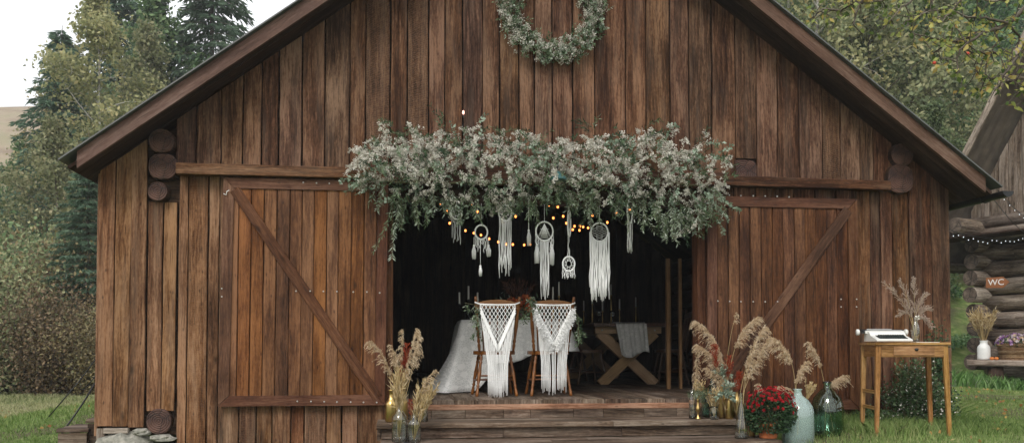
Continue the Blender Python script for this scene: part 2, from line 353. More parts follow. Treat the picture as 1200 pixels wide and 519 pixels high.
# ------------------------------------------------------------------ terrain
def sm(a,b,x): t=np.clip((x-a)/(b-a),0,1); return t*t*(3-2*t)
def hgt(X,Y):
    X=np.asarray(X,float); Y=np.asarray(Y,float)
    base=-.13+.17*sm(2.6,4.4,X)+.03*sm(5,8,X)
    base=base+(-.05)*sm(-2.6,-5,X)
    # mound beside the left wall
    base=base+.26*sm(-6.0,-3.0,X)*(1-sm(-2.0,-1.5,X))*sm(.8,3.5,Y)
    bank_r=.55*np.maximum(Y-9.5,0)*sm(4,7.5,X)*(1-sm(12,40,Y)*.35)
    bank_l=.10*np.maximum(Y-10,0)*(1-sm(4,7.5,X))
    far=27*sm(60,150,Y)*(1+.10*np.sin(X*.021+1)+.04*np.sin(X*.07))
    n=.04*np.sin(X*1.3+Y*.7)*np.sin(Y*1.1-X*.4)*sm(1.5,5,np.abs(X-1.4)-2+np.abs(Y)*.3)
    bump=.5*np.sin(X*.31+1)*np.sin(Y*.23)*sm(12,25,Y)
    return base+bank_r+bank_l+far+n+bump
def terr(name, xs, ys, mat, off=0):
    X,Y=np.meshgrid(xs,ys); Z=hgt(X,Y)+off
    V=np.stack([X,Y,Z],-1).reshape(-1,3); nx=len(xs)
    F=[(j*nx+i,j*nx+i+1,(j+1)*nx+i+1,(j+1)*nx+i) for j in range(len(ys)-1) for i in range(nx-1)]
    me=bpy.data.meshes.new(name); me.from_pydata(V.tolist(),[],F); me.materials.append(mat); me.polygons.foreach_set('use_smooth',[True]*len(F)); me.update()
    o=bpy.data.objects.new(name,me); COL.objects.link(o); o['kind']='structure'; return o
m,nt,b,out=newmat('meadow_ground'); L=nt.links.new
tc=N(nt,'ShaderNodeTexCoord'); 
def gn(sc,det=5):
    n=N(nt,'ShaderNodeTexNoise'); n.inputs['Scale'].default_value=sc; n.inputs['Detail'].default_value=det; L(tc.outputs['Object'],n.inputs['Vector']); return n.outputs[0]
c1=ramp(nt,gn(6),[(.3,(.07,.11,.03)),(.55,(.14,.19,.06)),(.75,(.26,.26,.12))])
c2=ramp(nt,gn(25),[(.3,(.06,.05,.03)),(.7,(.15,.13,.085))])
mk=ramp(nt,gn(.8,3),[(.5,(0,0,0)),(.60,(1,1,1))])
sx=N(nt,'ShaderNodeSeparateXYZ'); L(tc.outputs['Object'],sx.inputs[0])
far=N(nt,'ShaderNodeMapRange'); L(sx.outputs[1],far.inputs[0]); far.inputs[1].default_value=60; far.inputs[2].default_value=110
dry=ramp(nt,gn(.25,6),[(.3,(.2,.15,.105)),(.5,(.3,.24,.165)),(.7,(.24,.22,.13))])
c=mixc(nt,math_(nt,'MULTIPLY',mk,.8),c1,c2); c=mixc(nt,far.outputs[0],c,dry)
L(c,b.inputs['Base Color']); b.inputs['Roughness'].default_value=1; b.inputs['Specular IOR Level'].default_value=.05
bp=N(nt,'ShaderNodeBump'); bp.inputs['Strength'].default_value=.6; bp.inputs['Distance'].default_value=.05; L(gn(30),bp.inputs['Height']); L(bp.outputs[0],b.inputs['Normal'])
M['ground']=m
xs=np.concatenate([np.linspace(-160,-30,16),np.linspace(-28,28,113),np.linspace(30,160,16)]); ys=np.concatenate([np.linspace(-40,-6,10),np.linspace(-5,30,71),np.linspace(32,190,50)])
terr('ground',xs,ys,M['ground'])

# ------------------------------------------------------------------ barn
XL,XR,XC=-2.62,5.35,1.38
SLP=.742; ZA=5.285      # underside of roof at the wall plane
BD=8.5                  # depth
def zroof(x): return ZA-SLP*abs(x-XC)
OX0,OX1=-0.12,2.84      # opening
ZF=.31; ZL=2.12
barn=empty('barn',(0,0,0),'large brown plank barn with open sliding doors and a gabled roof','barn')
# backing shell (log core behind the boards, closed round the room)
w=MB()
def wallpoly(w,pts,off): w.prism(pts,off,r=.3)
TH=(0,.12,0)
zb=.02
def P3(x,z,y=.045): return (x,y,z)
g=.02
w.prism([P3(XL+g,zb),P3(OX0,zb),P3(OX0,ZL),P3(XL+g,ZL)],TH); w.prism([P3(OX1,zb),P3(XR-g,zb),P3(XR-g,ZL),P3(OX1,ZL)],TH)
w.prism([P3(XL+g,ZL+.001),P3(XR-g,ZL+.001),P3(XR-g,zroof(XR)-.02),P3(XC,ZA-.02),P3(XL+g,zroof(XL)-.02)],TH)
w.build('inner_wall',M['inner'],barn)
w=MB()
for x0 in (XL+g,XR-g-.12):
    z=zb
    while z<2.2:
        w.board((x0+.06,.17,z+.15),(x0+.06,BD,z+.15),(0,0,1),.29,.14,ch=.05,r=random.random()); z+=.3
# plank gable at the back
x=XL+.1
while x<XR-.1:
    wd=random.uniform(.17,.26); xx=min(x+wd,XR-.1)
    w.board(((x+xx)/2,BD-.05,zb),((x+xx)/2,BD-.05,zroof((x+xx)/2)-.05),(1,0,0),xx-x-.004,.05,seg=3,jit=.003)
    x=xx
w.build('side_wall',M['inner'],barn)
w=MB()
for x0 in (XL+.005,XR-.02):
    w=MB(); w.prism([(x0,.18,.0),(x0,BD,.0),(x0,BD,zroof(x0)),(x0,.18,zroof(x0))],(.012,0,0),r=.2); w.build('added_wall_light_blocker',M['inner'],barn)  # added sheets that keep light from leaking through the side walls
w=MB(); w.prism([(XL,BD+.02,0),(XR,BD+.02,0),(XR,BD+.02,zroof(XR)),(XC,BD+.02,ZA),(XL,BD+.02,zroof(XL))],(0,.02,0),r=.2); w.build('added_wall_light_blocker',M['inner'],barn)  # added sheet closing the back wall against light leaks
w=MB()
for xa,xb in ((XL-.1,XC),(XR+.1,XC)):
    w.prism([(xa,.2,zroof(xa)+.02),(xb,.2,zroof(xb)+.02),(xb,BD,zroof(xb)+.02),(xa,BD,zroof(xa)+.02)],(0,0,.01),r=.2)
w.build('added_roof_light_blocker',M['inner'],barn)  # added under the roof to keep the room dark
fl=MB(); x=OX0-2.4
while x<OX1+2.4:
    wd=random.uniform(.17,.24); ins = OX0+.02<x+wd/2<OX1-.02
    y0=-.06+random.uniform(-.008,.008) if ins else .2
    fl.board((x+wd/2,y0,ZF-.025),(x+wd/2,BD-.2,ZF-.025),(1,0,0),wd-.006,.05,seg=8,jit=.003,ch=.008)
    x+=wd
fl.build('floor',M['step'],barn)
ed=MB(); ed.board((OX0,-.075,.245),(OX1,-.075,.245),(0,0,1),.052,.05,seg=10,jit=.002,ch=.008)
ed.build('door_sill',M['redstep'],barn)
# vertical siding boards
def Xat(px,py): return at(px,py,0).x
gable=[207,231,260,285,307,327,354,381,410,428,457,477,502,521,542,565,585,608,626,647,671,697,733,757,785,807,834,862,886,911,936,963,984,1007,1022,1044]
GX=[Xat(p,140) for p in gable]
def zrail(x): return at(207,198,0).z+(at(1041,217,0).z-at(207,198,0).z)*(x-XL)/(XR-XL)
gb=MB()
rough_ids={9,11,31}
LOGS={'l':[(189,165,15,15,.1),(190.5,195,16.8,15.8,.4),(184.5,224,11.8,11.8,.1)],'r':[(1058,181,12.8,12.5,.1),(1056,209.5,14.8,16,.4)]}
for i in range(len(GX)-1):
    x0,x1=GX[i],GX[i+1]; xm=(x0+x1)/2; s=-SLP if xm>XC else SLP
    r=random.random()
    if i in rough_ids: r=(7+.83)/7.77-.0 ; r=.107+ .0   # fract(r*7.77)>.83 -> saw-marked
    elif .8<(r*7.77)%1: r=max(0,r-.06)
    z0=zrail(xm)-.06
    if i==27: z0=at(870,186,0).z
    top=zroof(xm)+.01
    if abs(xm-XC)<(x1-x0)/2: s=0
    gap=random.uniform(.007,.014)
    gb.board((xm+random.uniform(-.003,.003),random.uniform(-.002,.004),z0),(xm,random.uniform(-.002,.004),top),(1,0,0),x1-x0-gap,.028,c1=s,seg=8,jit=.0028,r=r,ch=.004,w1=x1-x0-gap-random.uniform(-.004,.006))
gb.build('gable_boards',M['gable'],barn)
sd=MB()
def vboard(xa,xb,z0,z1,y=0,r=None,t=.028,slant=0,mb=None,gap=None):
    gap=random.uniform(.006,.014) if gap is None else gap
    (mb or sd).board(((xa+xb)/2,y,z0),((xa+xb)/2+random.uniform(-.004,.004),y+random.uniform(-.002,.002),z1),(1,0,0),xb-xa-gap,t,c1=slant,seg=10,jit=.003,r=r,ch=.004)
def zAt(px,py,Y=0): return at(px,py,Y).z
lft=[115.5,134,152.5,171]
for a,bb in zip(lft,lft[1:]):
    xa,xb=Xat(a,350),Xat(bb,350); vboard(xa,xb,zAt(150,500+random.uniform(-2,1)),zroof((xa+xb)/2)+.01,slant=SLP,r=random.uniform(.5,.95),gap=.004)  # left boards lighter: the stronger light on this side is in their tone
for a,bb in ((173,190),(190.5,206)):
    vboard(Xat(a,350),Xat(bb,350),zAt(180,481),zAt(190,237),y=.01,r=random.uniform(.5,.95),gap=.003)
l2=[208,219.5,243,256,281,301,320,342,357,383,401,420,455]
for a,bb in zip(l2,l2[1:]):
    xa,xb=Xat(a,400),Xat(bb,400); vboard(xa,xb,-.2,zrail(xa)-.02,r=random.uniform(.35,.9) if a<256 else random.uniform(.2,.8))
# top-left infill beside logs
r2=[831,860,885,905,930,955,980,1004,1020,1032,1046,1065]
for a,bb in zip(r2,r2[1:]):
    xa,xb=Xat(a,350),Xat(bb,350); vboard(xa,xb,-.02,zrail(xa)-.02,r=random.uniform(0,.3))  # right boards darker: stain plus the dimmer light here, both put into tone
for a,bb in ((1044,1065),):
    pass
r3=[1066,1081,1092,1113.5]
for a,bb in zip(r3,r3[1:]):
    xa,xb=Xat(a,350),Xat(bb,350); vboard(xa,xb,.0,zroof((xa+xb)/2)+.01,slant=-SLP,r=random.uniform(0,.25),gap=.005)  # same darkening for the dim right side, set in plank colour
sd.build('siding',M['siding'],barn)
for sx_,yr in ((XL-.012,(.6,.95)),(XR+.012,(0,.25))):  # bright left and dim right light carried by the plank tone ranges
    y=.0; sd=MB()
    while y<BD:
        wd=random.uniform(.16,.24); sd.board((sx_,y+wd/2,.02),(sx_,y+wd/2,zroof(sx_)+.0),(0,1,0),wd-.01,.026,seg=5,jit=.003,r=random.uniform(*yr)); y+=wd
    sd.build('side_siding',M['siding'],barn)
# projecting log ends
m,nt,b,out=newmat('log_end_grain'); L=nt.links.new
uv=N(nt,'ShaderNodeTexCoord'); vl=N(nt,'ShaderNodeVectorMath',operation='LENGTH'); no=N(nt,'ShaderNodeTexNoise'); no.inputs['Scale'].default_value=6; L(uv.outputs['Object'],no.inputs['Vector'])
L(uv.outputs['Object'],vl.inputs[0]); rr=math_(nt,'ADD',math_(nt,'MULTIPLY',vl.outputs['Value'],330),math_(nt,'MULTIPLY',no.outputs[0],14)); sn=math_(nt,'SINE',rr)
col=ramp(nt,math_(nt,'ADD',math_(nt,'MULTIPLY',sn,.045),math_(nt,'MULTIPLY',no.outputs[0],1.0)),[(.3,(.022,.009,.007)),(.5,(.06,.026,.018)),(.7,(.12,.06,.043))])
vo=N(nt,'ShaderNodeTexVoronoi',feature='DISTANCE_TO_EDGE'); vo.inputs['Scale'].default_value=7; L(uv.outputs['Object'],vo.inputs['Vector'])
cr=ramp(nt,vo.outputs['Distance'],[(.0,(.0,.0,.0)),(.035,(1,1,1))]); col=mixc(nt,.8,col,cr,'MULTIPLY')
L(col,b.inputs['Base Color']); b.inputs['Roughness'].default_value=.8
bp=N(nt,'ShaderNodeBump'); bp.inputs['Strength'].default_value=.6; bp.inputs['Distance'].default_value=.01; L(mixc(nt,.5,cr,sn),bp.inputs['Height']); L(bp.outputs[0],b.inputs['Normal'])
M['logend']=m
def logend(px,py,rx,ry,sq,Y=-.09,clip=None):
    c=at(px,py,Y); e=at(px+1,py,Y); k=(e-c).length
    mb=MB(); n=28; pr=[]
    for j in range(n):
        a=2*math.pi*j/n; ca,sa=math.cos(a),math.sin(a)
        q=1/max(abs(ca),abs(sa)); rad=1+(min(q,1.22)-1)*sq+random.uniform(-.015,.015)
        z=sa*rad*ry*k
        if clip is not None: z=max(z,clip)
        pr.append((ca*rad*rx*k,z))
    for (y,f) in ((0,.95),(.008,1),(.3,1)):
        for (x,z) in pr: mb.v.append(Vector((x*f,y,z*f)))
    mb.face(tuple(range(n)),None,.5,0)
    for i in range(2):
        for j in range(n):
            j2=(j+1)%n; mb.face((i*n+j2,i*n+j,(i+1)*n+j,(i+1)*n+j2),[(0,j*.03),(0,j*.03+.03),(.3*i,j*.03+.03),(.3*i,j*.03)],.4,0 if i==0 else 1)
    return mb.build('log_end',[M['logend'],M['soffit']],barn,loc=c)
for l in LOGS['l']: logend(*l)
for l in LOGS['r']: logend(*l)
logend(186,493.5,15,15.5,.15,Y=-.03)
logend(872,203,16.5,16,.55,Y=.0)
# rail boards over the doors
for nm,a,bb,hh in (('l',(207.5,198.2),(452,204.5),.098),('r',(818,211.5),(1041,218.3),.093)):
    mb=MB(); mb.board(at(a[0],a[1],-.11),at(bb[0],bb[1],-.11),(0,0,1),hh,.09,seg=14,jit=.002,ch=.006); mb.build('door_rail',M['siding'],barn)
mb=MB(); mb.board(at(415,204,-.06),at(852,212,-.06),(0,0,1),.16,.06,seg=14,jit=.002,ch=.006,r=.1); mb.build('lintel',M['trim'],barn)
# door posts
mb=MB()
mb.board((OX0+.01,.06,ZF),(OX0+.01,.06,ZL+.1),(1,0,0),.06,.16,seg=4,jit=.002); mb.build('door_post',M['trim'],barn)
mb=MB(); mb.board((OX1-.02,.06,ZF),(OX1-.02,.06,ZL+.1),(1,0,0),.08,.16,seg=4,jit=.002); mb.build('door_post',M['trim'],barn)
# sliding doors
def bolt(p,par):
    mb=MB(); mb.lathe([(.0078,0),(.0072,-.003),(.004,-.006),(0.0001,-.007)],o=(0,0,0),n=8,axis='y'); return mb.build('bolt',M['steel'],par,loc=p)
def door(x0t,x1t,zt,x0b,x1b,z0,gaps,brace,fw,bolts,rr_=(.5,1)):
    D=empty('sliding_door'); D.parent=barn
    Yd=-.075
    pl=MB()
    for a,bb in zip(gaps,gaps[1:]):
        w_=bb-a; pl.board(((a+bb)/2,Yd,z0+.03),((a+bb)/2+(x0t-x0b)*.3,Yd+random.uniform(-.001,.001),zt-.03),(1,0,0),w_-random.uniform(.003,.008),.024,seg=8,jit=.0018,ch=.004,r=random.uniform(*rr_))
    pl.build('planks',M['door'],D)
    fr=MB(); Yf=Yd-.028; q=fw
    def piece(pts,rr): 
        fr.prism([Vector(p) for p in pts],(0,.03,0),r=rr)
    A=Vector((x0b,Yf,z0));B=Vector((x1b,Yf,z0));Cc=Vector((x1t,Yf,zt));Dd=Vector((x0t,Yf,zt))
    i=[A+Vector((q,0,q)),B+Vector((-q,0,q)),Cc+Vector((-q,0,-q)),Dd+Vector((q,0,-q))]
    e=.0015
    for (o1,o2,i2,i1) in ((A,B,i[1],i[0]),(B,Cc,i[2],i[1]),(Cc,Dd,i[3],i[2]),(Dd,A,i[0],i[3])):
        cen=(o1+o2+i1+i2)/4
        piece([p+(cen-p)*.004 for p in (o1,o2,i2,i1)],random.uniform(.2,.8))
    fr.build('frame',M['trim'],D)
    br=MB(); br.board(Vector((brace[0][0],Yf+.012,brace[0][1])),Vector((brace[1][0],Yf+.012,brace[1][1])),(1,0,0),fw*1.02,.03,seg=4,jit=.001); br.build('brace',M['trim'],D)
    for (x,z) in bolts: bolt((x,Yf-.001,z),D)
    return D
Yd=-.1
def A2(px,py): p=at(px,py,Yd); return (p.x,p.z)
g1=[A2(p,390)[0] for p in (267,277,292,307,322,337.5,352,366,381,395,410,425,440)]
bl=[A2(x_,y_) for x_,y_ in ((348.5,469.8),(364.5,470),(380,470.3),(395,470.6),(411,470.8),(426,471),(441.5,471.2),(355.5,214),(371,214.6),(386,215.2),(401,215.8),(260,338),(260,347.5),(347,341),(363.5,341),(379,341.3),(395,341.5),(414,342),(430,342),(445,343))]
x0t,zt=A2(262,208); x1t,_=A2(455,215); x0b,z0=A2(255,476); x1b,_=A2(451,476)
door(x0t,x1t,zt,x0b,x1b,z0,g1,(A2(275,222),A2(443,466)),.092,bl)
g2_=[A2(p,350)[0] for p in (841,854,867,880,893,906,919,932,945,957,970,982,995)]
bl=[A2(x_,y_) for x_,y_ in ((854.5,228.8),(868,229.5),(882.5,229.7),(896.5,229.9),(910.5,230.3),(924.5,231),(985.3,350.5),(985.3,359.5),(1003.5,350.5),(1003.5,359.5),(841,352.5),(855,353),(868,353.3),(882.5,353.4),(896.5,353.5),(911,353.3))]
x0t,zt=A2(829,229.5); x1t,_=A2(1004.5,230); x0b,z0=A2(829,481); x1b,_=A2(1008,480)
door(x0t,x1t,zt-.0,x0b,x1b,z0,g2_,(A2(994,246),A2(843,456)),.095,bl,(0,.4))  # low tone range paints the weaker light on the right door
# roof
F_=.43
def zr(x,add): return zroof(x)+add
rf=MB()
XE0,XE1=-2.80,5.60
for (xa,xb) in ((XE0,XC),(XE1,XC)):
    za,zb_=zr(xa,.135),zr(xb,.135)
    rf.prism([(xa,-F_-.045,za),(xb,-F_-.045,zb_),(xb,-F_-.045,zb_+.014),(xa,-F_-.045,za+.014)],(0,BD+F_+.5,0),r=.5)
rf.build('roof_sheet',M['roofm'],barn)
sf=MB()
for sgn,xe in ((-1,XE0+.05),(1,XE1-.05)):
    y=-F_+.035
    while y<BD+.3:
        wd=.2; xa=xe; xb=XC
        L0=Vector((xa,y+wd/2,zr(xa,.055))); L1=Vector((xb,y+wd/2,zr(xb,.055)))
        sf.board(L0,L1,(0,1,0),wd-.006,.03,seg=3,jit=.002); y+=wd
sf.build('soffit',M['soffit'],barn)
pr=MB()
for sgn,xe in ((-1,XE0+.12),(1,XE1-.12)):
    for t in (.02,.34,.66,.98):
        x=xe+(XC-xe)*t; pr.board((x,-F_+.05,zr(x,.1)),(x,BD,zr(x,.1)),(1,0,SLP*-sgn),.1,.045,r=.5)
pr.build('purlin',M['soffit'],barn)
for (xa,) in ((-2.67,),(5.46,)):
    rk=MB(); yb=-F_
    zt_=zr(xa,.075); 
    za,zb_=zr(xa,.128),zr(XC,.128); lo=.142
    s=.004 if xa<XC else -.004
    rk.prism([(xa,yb,za-lo),(XC-(-s if xa<XC else -s)*0,yb,zb_-lo),(XC,yb,zb_),(xa,yb,za)],(0,.034,0),r=random.random())
    # grain runs along the rake
    o=rk.build('rake_board',M['fascia'],barn)
    uvl=o.data.uv_layers[0]; me=o.data; ang=math.atan(SLP)*(1 if xa<XC else -1)
    for lp in me.loops:
        v=me.vertices[lp.vertex_index].co; uvl.data[lp.index].uv=(v.x*math.cos(ang)+v.z*math.sin(ang),-v.x*math.sin(ang)+v.z*math.cos(ang)+v.y)
# gutter on the right eave
gt=MB(); gx,gz=XE1+.055,zr(XE1,.135)-.035; r_=.055
n=10
prf=[(gx+r_*math.cos(math.pi+math.pi*j/n),gz+r_*math.sin(math.pi+math.pi*j/n)) for j in range(n+1)]
for j in range(n):
    a,c=prf[j],prf[j+1]
    for off,fl_ in ((0,0),):
        gt.prism([(a[0],-F_-.04,a[1]),(c[0],-F_-.04,c[1]),(gx+(c[0]-gx)*.93,-F_-.04,gz+(c[1]-gz)*.93),(gx+(a[0]-gx)*.93,-F_-.04,gz+(a[1]-gz)*.93)],(0,BD+.6,0))
gt.prism([(p[0],-F_-.045,p[1]) for p in prf],(0,.004,0))
gt.build('gutter',M['black'],barn)
for y in (-.15,1.2,2.6,4):
    hk=MB(); hk.tube([(gx-r_*1.1,y,gz+.03),(gx-r_*1.08,y,gz-.02),(gx-r_*.6,y,gz-r_*.95),(gx,y,gz-r_*1.1),(gx+r_*.7,y,gz-r_*.85),(gx+r_*1.08,y,gz)],.006,n=5); hk.build('gutter_hook',M['black'],barn)
# foundation stones at the left corner
def stone(c,rx,ry,rz,nm='foundation_stone',par=barn):
    mb=MB(); mb.ball((0,0,0),(rx,ry,rz),n=12,jit=.17); mb.sm=[False]*len(mb.sm); return mb.build(nm,M['stone'],par,loc=c)
c=at(145,521,.03); stone(c,.235,.12,.125)
c=at(166,506,.0); stone(c,.08,.07,.036)
c=at(190,513,-.02); stone(c,.11,.08,.035)
c=at(120,512,.05); mb=MB(); mb.board((c.x,c.y,-.15),(c.x,c.y,.085),(1,0,0),.07,.1); mb.build('corner_post',M['greywood'],barn)
c=at(137,504,.0); mb=MB(); mb.board((c.x-.1,c.y,c.z),(c.x+.1,c.y,c.z),(0,1,0),.08,.045); mb.build('wedge_block',M['greywood'],barn)
for px,py in ((1040,497),(1075,495),(1105,496),(920,503)):
    c=at(px,py,.06); stone((c.x,c.y,-.02),.16,.1,.09)
# screws and hooks on left siding
hk=MB(); p=at(262,227,-.11); hk.tube([p,p+Vector((.025,-.01,-.012)),p+Vector((.03,-.012,.018)),p+Vector((.05,-.012,.03))],.004,n=5); hk.build('door_hook',M['white'],barn)
# posts inside the back right corner, daylight on them painted as brighter wood
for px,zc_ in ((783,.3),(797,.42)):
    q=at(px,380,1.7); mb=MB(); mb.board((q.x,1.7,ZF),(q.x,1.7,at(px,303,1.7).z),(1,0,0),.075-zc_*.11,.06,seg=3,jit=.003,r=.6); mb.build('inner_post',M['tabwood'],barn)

# ------------------------------------------------------------------ steps
st=empty('wooden_steps',(0,0,0),'worn grey-brown wooden steps with two treads below the barn doorway','steps')
def tread(x0,x1,y0,y1,z,th,nm='tread'):
    mb=MB(); x=x0
    while x<x1-.02:
        wd=min(random.uniform(.3,.5),x1-x)
        mb.board((x,y0+.0,z-th/2+random.uniform(-.001,.001)),(x,y1,z-th/2),(1,0,0),.01,.01) if 0 else None
        x+=wd
    # long planks running along the step
    n=3; w_=(y1-y0)/n
    for i in range(n):
        xx=x0
        cuts=[x0,x0+(x1-x0)*random.uniform(.35,.65),x1]
        for a,b_ in zip(cuts,cuts[1:]):
            mb.board((a+.002,y0+w_*(i+.5),z-th/2),(b_-.002,y0+w_*(i+.5),z-th/2+random.uniform(-.001,.001)),(0,1,0),w_-.007,th,seg=10,jit=.003,ch=.007)
    return mb.build(nm,M['step'],st)
def riser(x0,x1,y,z0,z1,n=7):
    mb=MB(); xs_=[x0+(x1-x0)*k/n+random.uniform(-.05,.05)*(0<k<n) for k in range(n+1)]
    for a,b_ in zip(xs_,xs_[1:]): mb.board((a+.002,y,(z0+z1)/2),(b_-.002,y,(z0+z1)/2),(0,0,1),z1-z0,.025,r=random.uniform(0,.5),seg=3,jit=.001)
    mb.build('riser',M['step'],st)
xa=at(441,496,-.55).x; xb=at(868,494,-.55).x
tread(xa,xb,-.56,-.1,.145,.045); riser(OX0+.02,OX1,-.095,.145,.22,9)
riser(xa+.04,xb-.02,-.5,.012,.1,3)
xa2=at(446,514,-.6).x; xb2=at(893,512,-.6).x
tread(xa2,xb2,-1.02,-.52,.01,.045); riser(xa2+.04,xb2-.02,-.97,-.2,-.036,3)
mb=MB(); mb.board((xa+.02,-.5,.06),(xa+.02,-.1,.06),(0,0,1),.12,.03); mb.board((xa2+.02,-.97,-.1),(xa2+.02,-.1,-.1),(0,0,1),.17,.03)
mb.board((xb-.02,-.5,.06),(xb-.02,-.1,.06),(0,0,1),.12,.03); mb.board((xb2-.02,-.97,-.1),(xb2-.02,-.1,-.1),(0,0,1),.17,.03); mb.build('side_board',M['step'],st)
# side platform at the left of the barn
def sbox(px0,px1,ytop,Y0,Y1,label):
    p0=at(px0,ytop,Y0); p1=at(px1,ytop,Y0); z=p0.z; t=empty('wooden_step_block',(p0.x,Y0,-.3),label,'step',None)
    w_=p1.x-p0.x; h=z+.3; d=Y1-Y0
    mb=MB(); n=3
    for i in range(n): mb.board((-.01,d*(i+.5)/n,h),(w_+.01,d*(i+.5)/n,h),(0,1,0),d/n-.008,.035,ch=.006,seg=3,jit=.002)
    mb.build('tread',M['step'],t)
    mb=MB()
    for i in range(2): mb.board((0.005,.02,(h-.02)*(i+.5)/2),(w_-.005,.02,(h-.02)*(i+.5)/2),(0,0,1),(h-.02)/2-.006,.03)
    for xx in (.01,w_-.01): mb.board((xx,.04,h/2-.02),(xx,d,h/2-.02),(0,0,1),h-.05,.025)
    mb.build('side_board',M['step'],t)
sbox(67,102,504.5,.25,.75,'low weathered wooden step block left of the barn corner, the lower one')
sbox(102,120,493,.3,.9,'taller wooden step block touching the barn corner')
# ------------------------------------------------------------------ trees
def grow_limbs(h, base, crad, nl, profile, up=.5, wob=.12, droop=0.0):
    """returns trunk pts, limbs (list of pts), tips (N,3)"""
    pts=[Vector((0,0,0))]; d=Vector((0,0,1))
    ns=9
    for i in range(ns):
        pts.append(pts[-1]+Vector((random.uniform(-wob,wob)*h/ns,random.uniform(-wob,wob)*h/ns,h/ns)))
    limbs=[]; tips=[]
    for k in range(nl):
        t=base+(1-base)*((k+random.random()*.7)/nl)
        f=t*ns; i=min(int(f),ns-1); p=pts[i].lerp(pts[i+1],f-i)
        a=k*2.4+random.uniform(-.5,.5); L=crad*profile(t)*random.uniform(.65,1.15)
        dr=Vector((math.cos(a),math.sin(a),up*random.uniform(.6,1.4))).normalized()
        q=[p]; 
        for s in range(5):
            dr=(dr+Vector((random.uniform(-.18,.18),random.uniform(-.18,.18),random.uniform(-.1,.15)-droop))).normalized()
            q.append(q[-1]+dr*L/5)
        limbs.append((q,.022*h*.12*(1.15-t)+.008))
        for s in range(1,6):
            for _ in range(2):
                e=(q[s]-q[s-1]).normalized(); sd=e.orthogonal(); sd.rotate(Matrix.Rotation(random.uniform(0,6.28),3,e))
                l2=L*.38*random.uniform(.5,1.1)*(1.15-s*.12); e2=(e*.6+sd+Vector((0,0,.15-droop))).normalized()
                w=[q[s],q[s]+e2*l2*.5,q[s]+(e2+Vector((0,0,-.15-droop))).normalized()*l2]
                limbs.append((w,.006+.002*h/10)); tips += [w[1],w[2],w[1].lerp(w[2],.5)]
        tips.append(q[-1])
    tips.append(pts[-1])
    return pts,limbs,tips
def decid(name, h, base, crad, nl, leafmat, barkmat, nleaf, lsz, spread, up=.5, droop=0., profile=None, tr=.013, wob=.1):
    profile=profile or (lambda t: math.sin(min(1,(t-base)/(1-base)*.85+.25)*math.pi)**.7)
    root=empty(name)
    pts,limbs,tips=grow_limbs(h,base,crad,nl,profile,up,droop=droop,wob=wob)
    mb=MB(); n=len(pts)
    mb.tube(pts,[h*tr*(1.05-.95*i/(n-1)) for i in range(n)],n=8,r=.5)
    mb.build('trunk',barkmat,root)
    mb=MB()
    for q,r in limbs: mb.tube(q,[r*(1-.8*i/(len(q)-1)) for i in range(len(q))],n=4,r=.5,caps=False)
    mb.build('branches',barkmat,root)
    T=np.array([tuple(t) for t in tips]); idx=rng.integers(0,len(T),nleaf); 
    P=T[idx]+rng.normal(size=(nleaf,3))*spread*np.array([1,1,.8])
    D=unit(nleaf); D[:,2]-=.35
    cl=rng.random(len(T))[idx]
    rn=np.clip(cl*.55+rng.random(nleaf)*.45,0,1)
    V=leaves(P,D,lsz*rng.uniform(.7,1.3,nleaf),lsz*.62*rng.uniform(.7,1.3,nleaf))
    np_obj('crown',V,4,rn,leafmat,root)
    return root
def conifer(name,h,rad,leafmat,barkmat,step=.33,dens=1.0,droop=.35):
    root=empty(name); mb=MB(); ns=10
    pts=[Vector((random.uniform(-.03,.03),random.uniform(-.03,.03),h*i/ns)) for i in range(ns+1)]
    mb.tube(pts,[h*.012*(1.02-i/ns)+.01 for i in range(ns+1)],n=8,r=.5); mb.build('trunk',barkmat,root)
    br=MB(); PP=[];DD=[];RR=[]
    z=h*.08
    while z<h*.985:
        t=z/h; L=rad*(1-t)**.8*random.uniform(.8,1.12)+.12; nb=random.randint(5,7)
        a0=random.random()*6
        for k in range(nb):
            a=a0+6.283*k/nb+random.uniform(-.3,.3); l=L*random.uniform(.65,1.2)
            d=Vector((math.cos(a),math.sin(a),0)); p=Vector((0,0,z+random.uniform(-.1,.1))); q=[p]
            for s in range(1,5):
                u=s/4; q.append(p+d*l*u+Vector((0,0,(.15*u-droop*u*u*1.1+.12*u**4)*l)))
            br.tube(q,[.025*(1-t)+.006,.015*(1-t)+.005,.01,.007,.004],n=4,caps=False,r=.5)
            n=int((26+l*60)*dens); u=rng.random(n)**.75; Q=np.array([tuple(v) for v in q])
            seg=np.minimum((u*4).astype(int),3); fr=u*4-seg; C=Q[seg]*(1-fr)[:,None]+Q[seg+1]*fr[:,None]
            side=np.array([-d.y,d.x,0]); sg=rng.choice([-1,1],n); wdt=.30*l*(1-u*.75)*rng.random(n)
            C=C+side*(sg*wdt)[:,None]+np.array([0,0,-1])*(wdt*.25+rng.random(n)*.10)[:,None]
            D=np.array(tuple(d))*.7+side*(sg*.6)[:,None]+rng.normal(size=(n,3))*.25; D[:,2]-=.55
            PP.append(C);DD.append(D);RR.append(np.clip(.25+.5*rng.random(n)+.25*u-.0,0,1)*np.full(n,random.uniform(.7,1)))
        z+=step*(1.05-.5*t)
    br.build('branches',barkmat,root)
    P=np.concatenate(PP);D=np.concatenate(DD);RN=np.concatenate(RR)
    V=leaves(P,D,.26*rng.uniform(.6,1.3,len(P)),.06*rng.uniform(.7,1.3,len(P)))
    np_obj('crown',V,4,RN,leafmat,root)
    return root
